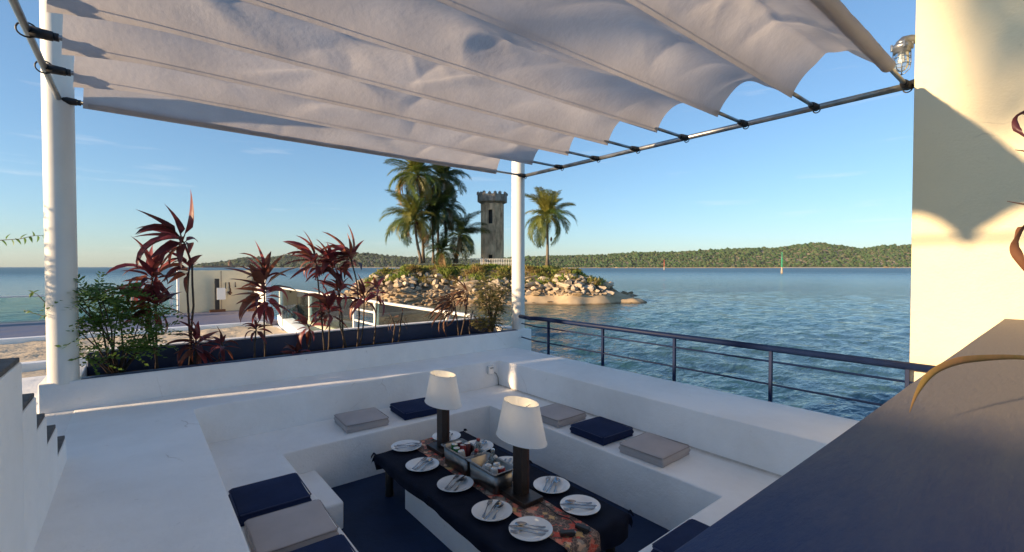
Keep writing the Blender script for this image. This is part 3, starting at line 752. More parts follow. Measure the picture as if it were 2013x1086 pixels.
M['alu'] = colour('aluminium', (.70, .70, .69), .3, .75); M['redcap'] = colour('red_cap', (.38, .05, .035)); M['label'] = colour('paper_label', (.62, .60, .58), .7)
def can(x, y, z, m, lab, tilt=(0, 0)):
    e = empty('drink_can', lab, 'can', 'drink cans in the steel tubs', (x, y, z+.030)); e.rotation_euler = (tilt[0], tilt[1], rnd.random()*6)
    MB().lathe([(.0001,0),(.022,0),(.027,.008),(.027,.102),(.0235,.112)], 20).build('body', m, e, True)
    MB().lathe([(.0235,.112),(.0245,.1145),(.022,.1145),(.0205,.110),(.0001,.110)], 20).build('lid', M['alu'], e, True)
    MB().tube([(-.008,0,.1115),(.0,.004,.112),(.008,0,.1115)], .003, 6).build('pull_tab', M['alu'], e)
a, b, c = T1
can(a-.035, b+.09, c+.020, M['can_green'], 'green drink can at the far end of the far steel tub', (.1, .0))
can(a+.030, b+.085, c+.024, M['can_dark'], 'maroon drink can beside the green one in the far tub', (-.1, .1))
can(a-.045, b+.025, c+.012, M['can_green'], 'second green drink can lower in the far steel tub')
can(a+.012, b+.025, c+.016, M['can_red'], 'red drink can in the middle of the far tub', (.15, -.1))
can(a-.03, b-.045, c+.010, M['can_white'], 'pale drink can near the middle of the far tub', (.1, .1))
can(a+.055, b+.02, c+.022, M['can_dark'], 'maroon drink can against the right side of the far tub', (.05, .1))
a, b, c = T2
can(a-.040, b-.015, c+.014, M['can_white'], 'pale drink can by the left side of the near tub', (.05, 0))
can(a+.025, b-.045, c+.018, M['can_white'], 'pale drink can in the middle of the near tub', (-.08, .06))
can(a-.035, b-.085, c+.010, M['can_white'], 'pale drink can near the front of the near tub')
can(a+.030, b-.105, c+.008, M['can_red'], 'red drink can at the front of the near tub', (.1, .1))
def bottle(x, y, z, tilt, lab, liq, capm, h=1.):
    e = empty('small_bottle', lab, 'bottle', 'small bottles in the steel tubs', (x, y, z+.030)); e.rotation_euler = tilt
    MB().lathe([(.0001,0),(.024,0),(.028,.005),(.028,.09),(.022,.115),(.013,.138),(.0115,.165)], 20).build('glass', M['bottle'], e, True)
    MB().lathe([(.0001,.002),(.0255,.004),(.0255,.07),(.0001,.07)], 16).build('drink', liq, e, True)
    MB().lathe([(.0285,.03),(.0287,.031),(.0287,.074),(.0285,.075)], 20).build('label', M['label'], e, True)
    MB().lathe([(.0001,.178),(.013,.178),(.0145,.175),(.0145,.160),(.012,.160)], 16).build('cap', capm, e, True)
a, b, c = T1
bottle(a+.065, b-.09, c+.03, (.05, .06, 0), 'tall clear bottle with red cap standing between the tubs', M['can_dark'], M['redcap'])
bottle(a+.0, b-.075, c+.005, (.55, -.1, .3), 'small red capped bottle leaning in the far tub', M['can_red'], M['redcap'])
bottle(a+.05, b-.04, c+.01, (.3, .3, 0), 'small bottle with white cap leaning behind the cans', M['can_dark'], M['label'])
a, b, c = T2
bottle(a+.045, b+.06, c+.02, (.05, .05, 0), 'clear bottle with paper label upright in the near tub', M['can_dark'], M['bottle'])
bottle(a-.02, b+.095, c+.02, (.5, .5, 0), 'slim clear bottle slanting over the near tub rim', M['bottle'], M['label'])
# table lamps
M['shade'] = mat('linen_lampshade', (.84, .83, .80), .85, var=.05, vscale=6, bump=.25, bscale=150, trans=.14)
M['bulb'] = bpy.data.materials.new('warm_bulb'); M['bulb'].use_nodes = True
_p = M['bulb'].node_tree.nodes['Principled BSDF']; _p.inputs['Emission Color'].default_value = (1, .72, .38, 1); _p.inputs['Emission Strength'].default_value = 4
def table_lamp(x, y, lab):
    e = empty('table_lamp', lab, 'lamp', 'wooden table lamps on the dining table', (x, y, T+.008))
    MB().box((-.085, -.135, 0), (.085, .135, .032)).build('base', M['darkwood'], e, bevel=.003)
    MB().box((-.034, -.046, .032), (.016, .046, .50)).build('column', M['darkwood'], e, bevel=.002)
    MB().box((.020, -.042, .032), (.040, .042, .50)).build('side_plank', M['redwood'], e, bevel=.002)
    sh = MB(); sh.lathe([(1, .405), (.985, .41), (.70, .655), (.705, .658)], 56, sx=.125, sy=.222)
    s = sh.build('shade', M['shade'], e, True)
    for z, k in ((.407, .995), (.656, .70)):
        MB().tube([(.1255*k*math.cos(a), .2225*k*math.sin(a), z) for a in np.linspace(0, 2*PI, 49)], .0028, 6, False).build('trim', M['shade'], s, True)
    MB().tube([(-.12*.70, 0, .62), (0, 0, .60), (.12*.70, 0, .62)], .0025, 6).build('spider_wire', M['steel'], s)
    MB().tube([(0, -.218*.70, .62), (0, 0, .60), (0, .218*.70, .62)], .0025, 6).build('spider_wire', M['steel'], s)
    MB().lathe([(.013,.495),(.014,.515),(.028,.545),(.024,.568),(.001,.58)], 16).build('bulb', M['bulb'], e, True)
    l = bpy.data.lights.new('lamp_glow', 'POINT'); l.energy = .17; l.color = (1, .70, .36); l.shadow_soft_size = .03
    lo = bpy.data.objects.new('lamp_glow', l); C.objects.link(lo); lo.parent = e; lo.location = (0, 0, .62)
table_lamp(2.02, 3.42, 'far table lamp with white oval shade on dark wooden column')
table_lamp(2.015, 2.38, 'near table lamp with white oval shade beside the steel tubs')
o = MB().tube([(2.05,2.25,T+.02),(2.06,2.16,T+.016),(2.04,2.06,T+.016),(2.07,1.97,T+.016),(2.05,1.90,T+.018),(2.03,1.84,T+.018),(2.03,1.79,T-.01)], .004, 7).build('lamp_cable', M['black'], None, True)
tag(o, 'thin black cable trailing from the near lamp over the runner', 'cable')
for x, y, rz, nm in ((2.045, 1.845, .25, 'upright black battery pack at the near end of the runner'), (1.935, 1.865, 1.0, 'flat black battery pack beside the plate at the runner end')):
    e = empty('battery_pack', nm, 'battery pack', 'battery packs of the lamps', (x, y, T+.012), rz)
    MB().box((-.018, -.045, 0), (.018, .045, .024)).build('case', M['black'], e, bevel=.005)
    MB().box((-.006, -.052, .006), (.006, -.0455, .016)).build('plug', M['cutlery'], e, bevel=.001)
# socket box in the back corner
sb = empty('socket_box', 'small white weatherproof socket box in the far bench corner', 'socket box', loc=(3.455, 4.69, -1.305))
MB().box((-.045, -.035, -.05), (.045, .0, .055)).build('case', M['china'], sb, bevel=.006)
MB().box((-.018, -.0375, .025), (.028, -.0352, .034)).build('slot', M['black'], sb)
o = MB().tube([(3.50,4.68,-1.335),(3.545,4.68,-1.36),(3.575,4.677,-1.42),(3.582,4.675,-1.515)], .006, 8).build('cable', M['steel'], None, True); tag(o, 'thin grey cable running down the corner from the socket box', 'cable')

# ------------------------------------------------------------------ ground beyond the planter
GZ = -1.86
def ground(name, m, poly, z0, z1, lab):
    o = MB().prism(poly, z0, z1).build(name, m); tag(o, lab, None, kind='structure'); return o
ground('platform', M['white'], [(-14, 6.13), (4.26, 6.13), (4.26, 23.2), (-14, 23.2)], -5, GZ-.12, 'concrete platform carrying the beach and stage beyond the planter')
# rippled sand
NX, NY = 150, 110; V = []; Fc = []
for j in range(NY+1):
    for i in range(NX+1):
        x = -13.9+17.3*i/NX; y = 7.0+10.4*j/NY
        z = GZ-.06 + .05*noise.noise(Vector((x*.6, y*.6, 0))) + .035*noise.noise(Vector((x*2.2, y*2.6, 1))) + .02*noise.noise(Vector((x*5, y*7, 2)))
        V.append((x, y, z))
for j in range(NY):
    for i in range(NX):
        a = j*(NX+1)+i; Fc.append((a, a+1, a+NX+2, a+NX+1))
tag(link('beach_sand', np_mesh('beach_sand', V, Fc, M['sand'])), 'pale footprinted sand behind the planter', None, kind='structure')
M['stage'] = mat('blue_grey_stage_paint', (.11, .125, .22), .55, col2=(.17, .155, .19), vscale=1.2, bump=.2, bscale=12, coords='World')
ground('stage_deck', M['stage'], [(-14, 17.2), (3.75, 17.2), (3.75, 22.5), (-14, 22.5)], GZ-.1, GZ+.03, 'low blue grey stage deck beyond the sand')
o = MB().box((-14, 16.95, GZ-.1), (3.3, 17.2, GZ+.05)).build('stage_kerb', M['white']); wobble(o, bev=.02, cut=1.); tag(o, 'long white kerb along the front of the stage deck', 'kerb')
o = MB().box((-9, 12.2, GZ-.1), (1.5, 12.45, GZ+.08)).build('sand_kerb', M['white']); wobble(o, bev=.02, cut=1.); tag(o, 'white kerb between the sand and the terrace at far left', 'kerb')
mb = MB(); a = Vector((3.0, 11.0)); b = Vector((3.72, 17.3)); n_ = Vector((b.y-a.y, a.x-b.x)).normalized()*.32
mb.prism([tuple(a), tuple(a+n_), tuple(b+n_), tuple(b)], GZ-.1, GZ+.22)
o = mb.build('ramp_wall', M['white']); wobble(o, bev=.02, cut=1.); tag(o, 'low slanting white wall beside the sand', 'wall')
o = MB().box((3.98, 8.0, GZ-.1), (4.22, 15.5, GZ+.16)).build('edge_wall', M['wall']); wobble(o, bev=.02, cut=1.); tag(o, 'low cream kerb wall under the glass railing', 'wall')
# display wall
dw = empty('display_wall', 'cream screen wall with hung sculptures beyond the sand', 'wall', loc=(2.4, 22.4, GZ))
M['cream'] = mat('cream_render', (.80, .70, .48), .8, var=.12, vscale=1.2, bump=.2, bscale=18, coords='World')
o = MB().box((-1.1, -.1, 0), (1.45, .1, 1.72)).build('back_panel', M['cream'], dw, bevel=.01)
o = MB().box((1.45, -2.6, 0), (1.65, .1, 1.72)).build('side_panel', M['white'], dw, bevel=.01)
MB().box((-1.18, -.13, 0), (-1.1, .13, 1.78)).build('corner_post', M['white'], dw, bevel=.01)
MB().box((.28, -.104, .02), (.32, -.1, 1.7)).build('joint', M['rock'], dw)
MB().tube([(.46,-.13,1.22),(.46,-.13,.95)], .014, 6).build('pendant', M['redwood'], dw)
MB().tube([(.58,-.13,1.22),(.60,-.14,1.0),(.62,-.15,.86),(.56,-.17,.80),(.60,-.16,.74),(.66,-.15,.80)], [.02,.02,.03,.05,.06,.03], 8).build('hanging_sculpture', M['cordy_dry'], dw, True)
MB().tube([(.80,-.13,1.22),(.80,-.13,1.08),(.80,-.13,1.02)], [.012,.012,.035], 6).build('pendant', M['redwood'], dw)
for x, y, lab in ((2.52, 22.05, 'slim black lantern post with white panel before the cream wall'), (3.78, 21.6, 'black lantern post with white panel near the wall corner')):
    e = empty('lantern_post', lab, 'lantern', 'lantern posts on the stage', (x, y, GZ+.03))
    MB().box((-.075, -.075, .10), (.075, .075, 1.35)).build('post', M['black'], e, bevel=.004)
    MB().box((-.26, -.1, 0), (.28, .1, .10)).build('timber_base', M['cordy_dry'], e, bevel=.006)
    MB().box((-.02, -.13, .50), (.28, -.08, .98)).build('white_panel', M['china'], e, bevel=.004)
# glass railings
def rail_run(name, p0, p1, stops, ztop, zbot, lab, rails_at=()):
    p0, p1 = Vector(p0), Vector(p1); d = (p1-p0); Ln = d.length; d.normalize()
    e = empty(name, lab, 'glass railing', 'glass railings round the beach platform', (p0.x, p0.y, zbot), math.atan2(d.y, d.x))
    h = ztop-zbot
    MB().box((-.05, -.045, h-.05), (Ln+.05, .045, h)).build('top_rail', M['post'], e, bevel=.012)
    for i, x in enumerate(stops):
        MB().box((x-.04, -.035, 0), (x+.04, .035, h-.05)).build('post', M['post'], e, bevel=.004)
        if i < len(stops)-1:
            x2 = stops[i+1]
            if i in rails_at:
                for z in (.25, .5, .75): MB().box((x+.04, -.015, z*h-.02), (x2-.04, .015, z*h+.02)).build('bar', M['post'], e)
            else: MB().box((x+.06, -.006, .06), (x2-.06, .006, h-.055)).build('glass_panel', M['glass_rail'], e)
rail_run('glass_railing', (4.17, 6.2, 0), (4.17, 18.9, 0), [.7, 3.8, 5.1, 8.9, 12.7], -.76, GZ, 'white framed glass railing running along the sea edge past the planter', (1,))
rail_run('glass_railing', (-13, 21.5, 0), (1.0, 21.5, 0), [0, 4.6, 9.3, 14], -.93, GZ, 'white framed glass railing at the back of the stage on the left')
# tinted curved windbreak
mb = MB(); V = []; k = 14
pts = [(3.55+.55*math.cos(a), 16.6+.8*math.sin(a)) for a in np.linspace(-1.6, 1.0, k)]
for i in range(k-1):
    (x0, y0), (x1, y1) = pts[i], pts[i+1]; mb.quad((x0, y0, GZ), (x1, y1, GZ), (x1, y1, GZ+.62-.02*abs(i+1-7)), (x0, y0, GZ+.62-.02*abs(i-7)))
M['tint'] = glass('grey_tinted_glass', (.32, .36, .38), .1, .55)
o = mb.build('curved_windbreak', M['tint'], None, True); sm = o.modifiers.new('thick', 'SOLIDIFY'); sm.thickness = .012
tag(o, 'curved grey tinted windbreak panel beside the ramp wall', 'windbreak')

# unseen building added on the sunny side to shade the pit
bw = empty('shading_building', 'unseen white building wing added to shade the pit', 'building', loc=(-3.6, 1.0, -1.5))
o = MB().box((-2.0, -7, -3), (.7, 4.69, 2.12)).build('wall', M['white'], bw, bevel=.02)
MB().box((-2.1, -7.1, 2.12), (.75, 4.70, 2.17)).build('roof_slab', M['tread'], bw, bevel=.01)

# ------------------------------------------------------------------ plants
def leaf_mesh(name, m, L, Wd, bend, fold=.25, n=7, twist=0., wave=0.):
    mb = MB(); p = Vector((0, 0, 0)); a = .25; pts = []
    for i in range(n+1):
        t = i/n
        w = Wd*(.16+.84*(math.sin(PI*min(1, t*1.02+.03)**.72))**.9)*(1-.25*t) if i < n else 0.001
        if t < .16: w = Wd*.17
        pts.append((p.copy(), w, a, twist*t))
        a -= bend/n; p = p + Vector((0, math.cos(a), math.sin(a)))*(L/n)
    for (p, w, a, tw) in pts:
        up = Vector((0, -math.sin(a), math.cos(a))); sd = Vector((1, 0, 0))
        s2 = sd*math.cos(tw)+up*math.sin(tw); u2 = up*math.cos(tw)-sd*math.sin(tw)
        k = wave*math.sin(p.y*40)
        mb.v += [tuple(p - s2*w*.5 + u2*(w*fold+k)), tuple(p), tuple(p + s2*w*.5 + u2*(w*fold-k))]
    for i in range(n):
        b = i*3
        mb.f += [(b, b+1, b+4, b+3), (b+1, b+2, b+5, b+4)]
    return mb.mesh(name, m, True)
LV = [leaf_mesh('leaf', M['cordy'], 1, w, b, .25, 7, tw) for w, b, tw in ((.24, .7, .5), (.21, 1.25, -.7), (.27, .4, .4), (.22, 1.8, .9))]
LD = [leaf_mesh('leaf', M['cordy_dry'], 1, w, b, .3, 7, tw, .006) for w, b, tw in ((.075, 1.5, .9), (.06, 1.0, -1.1), (.085, 1.9, 1.4))]
def orient(d, roll=0.):
    y = d.normalized(); a = Vector((0, 0, 1))
    if abs(y.z) > .96: a = Vector((1, 0, 0))
    x = y.cross(a).normalized(); z = x.cross(y)
    m = Matrix((x, y, z)).transposed()
    return m.to_4x4() @ Matrix.Rotation(roll, 4, 'Y')
def cordyline(lab, base, crowns, wind=(-.55, .15, .1), seed=0, dry=False, grp='burgundy leaved plants in the planter'):
    """crowns: list of (stem path points incl. top, n leaves, leaf length)"""
    r = random.Random(seed); base = Vector(base)
    e = empty('cordyline_plant' if not dry else 'withered_cordyline', lab, 'plant', grp, base)
    for pts, n, L, spread in crowns:
        n = int(n*1.5)
        pts = [Vector(p) - base for p in pts]; k = len(pts)
        dense = []
        for i in range(k-1):
            for s in range(4): dense.append(pts[i].lerp(pts[i+1], s/4))
        dense.append(pts[-1]); dense = [p+Vector((noise.noise(p*5+base), noise.noise(p*5+base+Vector((9,0,0))), 0))*.008*(1 if 0 < i < len(dense)-1 else 0) for i, p in enumerate(dense)]
        m = len(dense); MB().tube(dense, [.0115-.005*i/m for i in range(m)], 7).build('stem', M['stem'], e, True)
        top = pts[-1]; ax = (pts[-1]-pts[-2]).normalized()
        for i in range(n):
            t = i/n; ph = i*2.4+r.uniform(-.4, .4)
            el = math.radians(-22+96*(1-t)**.8 * 1.0 if False else (82-128*t**.9)) + r.uniform(-.15, .15)
            h = Vector((math.cos(ph), math.sin(ph), 0))
            q = ax.to_track_quat('Z', 'Y'); d = q @ (h*math.cos(el) + Vector((0, 0, 1))*math.sin(el))
            d = (d + Vector(wind)*r.uniform(.5, 1.25)).normalized()
            pos = top - ax*(.02+spread*t)
            le = L*1.2*(.55+.65*r.random())*(1-.22*abs(t-.4))
            me = r.choice(LD if dry else LV)
            mt = Matrix.Translation(pos) @ orient(d, r.uniform(-.5, .5)) @ Matrix.Diagonal((le*r.uniform(.85, 1.2), le, le, 1))
            link('leaf', me, e, mat4=mt)
    return e
def pv(x, y, v): return atY(x, y, v)
SOIL = -1.04
def root_at(x, v): p = atY(x, 700, v); return Vector((p.x, p.y, SOIL))
b = root_at(372, 5.75)
cordyline('tallest burgundy cordyline with wind swept crown beside the left post', b, [([b, pv(380,600,5.75), pv(378,520,5.75), pv(362,478,5.72), pv(350,462,5.7)], 17, .40, .10), ([b+Vector((.03,0,0)), pv(368,580,5.78), pv(373,520,5.78)], 12, .24, .08)], (-.75,.1,.12), 11)
b = root_at(306, 5.7)
cordyline('dense dark burgundy cordyline behind the green shrub', b, [([b, pv(308,640,5.7), pv(306,585,5.7)], 24, .30, .14), ([b+Vector((.02,.05,0)), pv(290,600,5.8), pv(302,535,5.8)], 20, .34, .12)], (-.5,.1,.0), 12)
b = root_at(382, 5.6)
cordyline('short bushy cordyline at the foot of the tallest one', b, [([b, pv(384,690,5.6), pv(385,668,5.6)], 18, .24, .09), ([b+Vector((.1,0,0)), pv(440,700,5.7), pv(436,672,5.7)], 11, .20, .06)], (-.2,.0,-.1), 13)
b = root_at(521, 5.75)
cordyline('solitary upright red cordyline in the middle of the planter', b, [([b, pv(519,640,5.75), pv(520,575,5.75), pv(518,540,5.75)], 34, .33, .34)], (-.2,.1,.15), 14)
b = root_at(500, 5.62)
cordyline('small cordyline seedling left of the solitary red one', b, [([b, pv(500,680,5.62), pv(504,640,5.62)], 11, .17, .05)], (-.1,0,0), 15)
b = root_at(638, 5.7)
cordyline('burgundy cordyline clump swept to the left beyond the solitary one', b, [([b, pv(633,640,5.7), pv(628,580,5.7), pv(622,520,5.7), pv(612,505,5.7)], 19, .33, .13), ([b+Vector((.05,.02,0)), pv(648,640,5.72), pv(646,600,5.72)], 17, .34, .10)], (-.55,.1,.2), 16)
b = root_at(676, 5.8)
cordyline('tall thin stemmed cordyline second from the dry plants', b, [([b, pv(672,620,5.8), pv(660,545,5.8), pv(648,512,5.8)], 20, .34, .13), ([b+Vector((.04,0,0)), pv(668,640,5.8), pv(668,565,5.8)], 12, .26, .09)], (-.6,.1,.22), 17)
b = root_at(702, 5.72)
cordyline('tall red tipped cordyline bent to the left by wind', b, [([b, pv(706,620,5.72), pv(702,560,5.72), pv(690,510,5.72), pv(683,498,5.72)], 21, .34, .12), ([b+Vector((.05,.05,0)), pv(714,640,5.78), pv(716,580,5.78)], 12, .30, .08)], (-.75,.1,.3), 18)
b = root_at(735, 5.82)
cordyline('thin cordyline with few leaves right of the red tipped one', b, [([b, pv(738,640,5.82), pv(742,570,5.82)], 9, .26, .07)], (-.4,.05,0), 19)
b = root_at(585, 5.55)
cordyline('low cordyline seedling near the planter front', b, [([b, pv(584,706,5.55), pv(585,690,5.55)], 13, .2, .04)], (-.1,0,0), 20)
b = root_at(604, 5.9)
cordyline('drooping young cordyline against the planter back', b, [([b, pv(612,660,5.9), pv(606,640,5.9)], 7, .26, .03)], (-.35,0,-.3), 21)
for i, (x, yt, v) in enumerate(((772, 590, 5.85), (783, 585, 5.75))):
    b = root_at(x, v); cordyline(('left', 'right')[i]+' one of two thin withered stems mid planter', b, [([b, pv(x+4, 640, v), pv(x+(-4, 8)[i], yt+30, v)], 6, .16, .10)], (-.1,0,-.5), 30+i, True, 'withered plants in the planter')
b = root_at(902, 5.72)
cordyline('withered brown cordyline with leaves streaming to the left', b, [([b, pv(898,620,5.72), pv(893,592,5.72)], 30, .40, .12), ([b+Vector((.05,.03,0)), pv(915,620,5.75), pv(921,575,5.75)], 20, .36, .08)], (-1.5,.25,.15), 22, True, 'withered plants in the planter')
b = root_at(925, 5.6)
cordyline('small dry cordyline stub in front of the olive shrub', b, [([b, pv(922,645,5.6), pv(930,610,5.6)], 10, .22, .06)], (-.3,.1,-.2), 23, True, 'withered plants in the planter')
# shrubs
def shrub(name, lab, base, blobs, m, nleaf, ll, seed, cat='shrub', grp=None):
    r = random.Random(seed); base = Vector(base)
    e = empty(name, lab, cat, grp, base)
    br = MB()
    for (c, rad) in blobs:
        c = Vector(c)-base
        for k in range(3):
            tip = c + Vector((r.uniform(-1,1)*rad[0], r.uniform(-1,1)*rad[1], r.uniform(-.4,1)*rad[2]))
            mid = Vector((tip.x*.4, tip.y*.4, tip.z*.55)) + Vector((r.uniform(-.05,.05), r.uniform(-.05,.05), 0))
            br.tube([(0,0,0), tuple(mid*.5+Vector((r.uniform(-.03,.03),0,0))), tuple(mid), tuple(tip)], [.014, .010, .007, .003], 6)
    br.build('branches', M['stem'], e, True)
    lf = MB(); tot = sum(b[1][0]*b[1][1]*b[1][2] for b in blobs)
    for (c, rad) in blobs:
        c = Vector(c)-base; n = int(nleaf*rad[0]*rad[1]*rad[2]/tot)
        nc = max(3, n//16)
        for q in range(nc):   # twigs with flat sprays of leaves
            while True:
                p = Vector((r.uniform(-1,1), r.uniform(-1,1), r.uniform(-1,1)))
                if p.length < 1 and p.length > .25: break
            p = c + Vector((p.x*rad[0], p.y*rad[1], p.z*rad[2]))
            d = (Vector((p.x-c.x, p.y-c.y, (p.z-c.z)*.3)).normalized() + Vector((r.uniform(-.7,.7), r.uniform(-.7,.7), r.uniform(-.3,.45)))).normalized(); roll = Vector((r.uniform(-.7,.7), r.uniform(-.7,.7), 1))
            sd = d.cross(roll).normalized()
            for k in range(16):
                t = k/16; s = 1 if k % 2 else -1
                o_ = p + d*(t*ll*6-ll*2) + Vector((0,0,-.3*ll*t*t*4))
                dd = (d*.7 + sd*s + Vector((0,0,r.uniform(-.35,.35)))).normalized(); l = ll*r.uniform(.7,1.3)
                nn = dd.cross(roll+Vector((r.uniform(-.4,.4), r.uniform(-.4,.4), 0))).normalized()*l*.30
                lf.quad(o_, o_+dd*l*.45+nn, o_+dd*l, o_+dd*l*.45-nn)
    lf.build('foliage', m, e)
    return e
b = root_at(232, 5.68)
def bl(x, y, v, a, b_, c_): return (tuple(pv(x, y, v)), (a, b_, c_))
shrub('green_shrub', 'leafy green shrub beside the left post', b, [bl(200,575,5.5,.22,.2,.10), bl(262,612,5.6,.22,.2,.12), bl(190,640,5.48,.16,.15,.13), bl(240,682,5.5,.26,.1,.08), bl(165,590,5.36,.10,.08,.07), bl(180,705,5.45,.12,.08,.05), bl(300,660,5.6,.14,.12,.08)], M['bush'], 3600, .044, 5)
b = root_at(965, 5.75)
shrub('olive_shrub', 'olive and brown dry shrub against the right post', b, [bl(965,600,5.75,.20,.2,.19), bl(985,570,5.8,.12,.15,.14), bl(960,635,5.65,.24,.18,.10), bl(950,565,5.8,.12,.15,.16)], M['bush_dry'], 8000, .026, 6)
# off-frame bush that lets a twig into view and dapples the left post
b = Vector((-1.75, 5.95, -1.2))
shrub('leafy_bush', 'leafy bush growing left of the white post', b, [((-1.75,5.85,.25),(.35,.26,.5)), ((-1.75,5.95,.85),(.25,.25,.16)), ((-1.8,6.05,-.25),(.3,.25,.22))], M['bush'], 6500, .045, 8)
tw = empty('twig', 'thin leafy green twig reaching in at the left edge', 'twig', loc=tuple(atD(-30, 475, 5.0)))
pts = [atD(x, y, 5.0)-tw.location for x, y in ((-60,478),(-20,474),(10,472),(40,470),(65,464),(86,463))]
MB().tube(pts, [.006,.005,.004,.0035,.003,.002], 6).build('branch', M['stem'], tw, True)
lm = MB()
lf_me = leaf_mesh('leaf', M['bush'], 1, .34, .8, .15, 4)
for i, (x, y) in enumerate(((2,472),(12,471),(22,471),(30,469),(40,470),(47,467),(58,465),(66,465),(74,463),(82,463))):
    d = (rt*(.35 if i % 3 else .8) + Vector((0, 0, (-.9, .7, -.8)[i % 3])) + fw*rnd.uniform(-.4, .4)).normalized()
    link('leaf', lf_me, tw, mat4=Matrix.Translation(atD(x, y, 5.0)-tw.location) @ orient(d, rnd.uniform(-1, 1)) @ Matrix.Diagonal((.085, .085, .085, 1)))
tw2 = empty('twig', 'sparse green twig low beside the left post', 'twig', loc=tuple(atD(98, 612, 4.75)))
for path in (((100,606),(84,590),(72,578),(58,574)), ((100,618),(86,622),(66,616),(46,610))):
    MB().tube([atD(x, y, 4.75)-tw2.location for x, y in path], [.006, .004, .003, .0015], 6).build('branch', M['stem'], tw2, True)
    for k in range(9):
        q = rnd.uniform(.25, 3); i = min(2, int(q)); f_ = q-i; x = path[i][0]*(1-f_)+path[i+1][0]*f_; y = path[i][1]*(1-f_)+path[i+1][1]*f_
        d = (rt*rnd.uniform(-1, .4) + Vector((0, 0, rnd.uniform(-.7, .6))) + fw*rnd.uniform(-.6, .6)).normalized()
        link('leaf', lf_me, tw2, mat4=Matrix.Translation(atD(x, y, 4.75)-tw2.location) @ orient(d, rnd.uniform(-1, 1)) @ Matrix.Diagonal((.06, .06, .06, 1)))

# dried leaf across the near parapet and the plant it belongs to
def ribbon(name, pts, widths, m, parent=None, cup=.25, ref=Vector((.25, .25, 1))):
    mb = MB(); pts = [Vector(p) for p in pts]; n = len(pts); dense = []
    for i in range(n-1):
        p0, p1, p2, p3 = pts[max(i-1,0)], pts[i], pts[i+1], pts[min(i+2,n-1)]
        for s in range(6):
            t = s/6; dense.append((.5*((2*p1)+(p2-p0)*t+(2*p0-5*p1+4*p2-p3)*t*t+(3*p1-p0-3*p2+p3)*t**3), widths[i]*(1-t)+widths[i+1]*t))
    dense.append((pts[-1], widths[-1]))
    for i, (p, w) in enumerate(dense):
        t = (dense[min(i+1,len(dense)-1)][0]-dense[max(i-1,0)][0]).normalized()
        s = t.cross(ref).normalized(); u = s.cross(t)
        mb.v += [tuple(p-s*w*.5+u*w*cup), tuple(p-s*w*.2), tuple(p+s*w*.2), tuple(p+s*w*.5+u*w*cup)]
    for i in range(len(dense)-1):
        b = i*4
        for k in range(3): mb.f.append((b+k, b+k+1, b+k+5, b+k+4))
    return mb.build(name, m, parent, True)
M['dryleaf'] = mat('drying_leaf', (.36, .19, .08), .65, col2=(.20, .15, .045), vscale=11, trans=.3, coords='World')
dp = empty('parapet_plant', 'drying strap leaved plant leaning over the near parapet', 'plant', loc=tuple(atD(2150, 760, 1.1)))
off = dp.location
R0 = [(2160,760,1.05),(2080,716,1.03),(2013,705,1.01),(1940,707,.98),(1880,716,.96),(1835,737,.955),(1806,772,.965),(1788,812,.965)]
ribbon('leaf', [atD(*q)-off for q in R0], [.008,.009,.012,.020,.028,.025,.013,.001], M['dryleaf'], dp, .2, fw*.85+Vector((0, 0, .55)))
for q, w in (([(2160,760,1.05),(2120,560,1.1),(2030,450,1.12),(2004,470,1.12),(2002,505,1.12),(2020,540,1.12)], [.01,.02,.03,.032,.02,.002]),
             ([(2160,760,1.05),(2140,400,1.12),(2040,240,1.15),(2003,228,1.15),(2000,255,1.15),(2016,272,1.14)], [.01,.02,.022,.018,.014,.003])):
    ribbon('leaf', [atD(*p)-off for p in q], w, M['cordy_dry'] if w[3] > .03 else M['cordy'], dp)
for q in ([(2060,330,1.15),(2013,297,1.15),(1996,295,1.15)], [(2060,400,1.15),(2013,402,1.15),(1980,396,1.15)]):
    MB().tube([atD(*p)-off for p in q], [.003,.002,.0008], 5).build('dry_fibre', M['cordy_dry'], dp)
MB().tube([Vector((0,0,-.4)), Vector((0,0,0)), Vector((.01,0,.3))], .015, 8).build('stem', M['stem'], dp, True)

# ------------------------------------------------------------------ island
RC, HR, DC, HD = -3.4, 9.0, 55.5, 7.3
def isl_t(r, d):
    wr = 5.2 if r < RC else 7.4
    dx = max(abs(r-RC)-HR+1.2*math.sin(d*.5), 0)/wr; dy = max(abs(d-DC)-HD+.5*math.sin(r*.7)+.3*math.sin(r*1.9), 0)/5.0
    return math.hypot(dx, dy)
def isl_z(r, d):
    t = isl_t(r, d); n = noise.noise(Vector((r*.35, d*.35, 4)))
    z = -.42 + .42*n + .25*max(0, 1-((r+5)/8)**2)*(t < .5) - 3.35*min(t, 1.6)**.92 + .12*noise.noise(Vector((r*1.3, d*1.3, 0)))
    # sand apron to the front right
    q = min(math.hypot(((r-6.5)*.69+(d-52.5)*.73)/13., ((r-6.5)*.73-(d-52.5)*.69)/5.), math.hypot((r+1.)/9., (d-49)/6.0))
    zs = SEA+1.15*(1-q)+.10*noise.noise(Vector((r*.45, d*.45, 6)))*(q < 1)+.05*noise.noise(Vector((r*1.6, d*1.6, 6))) + .04*noise.noise(Vector((r*.6, d*.9, 8)))
    return max(z, zs, -4.6)
NX, NY = 170, 130; V = []; Fc = []
for j in range(NY+1):
    for i in range(NX+1):
        r = -24+46*i/NX; d = 38+38*j/NY; V.append(tuple(rd(r, d, isl_z(r, d))))
for j in range(NY):
    for i in range(NX):
        a = j*(NX+1)+i; Fc.append((a, a+1, a+NX+2, a+NX+1))
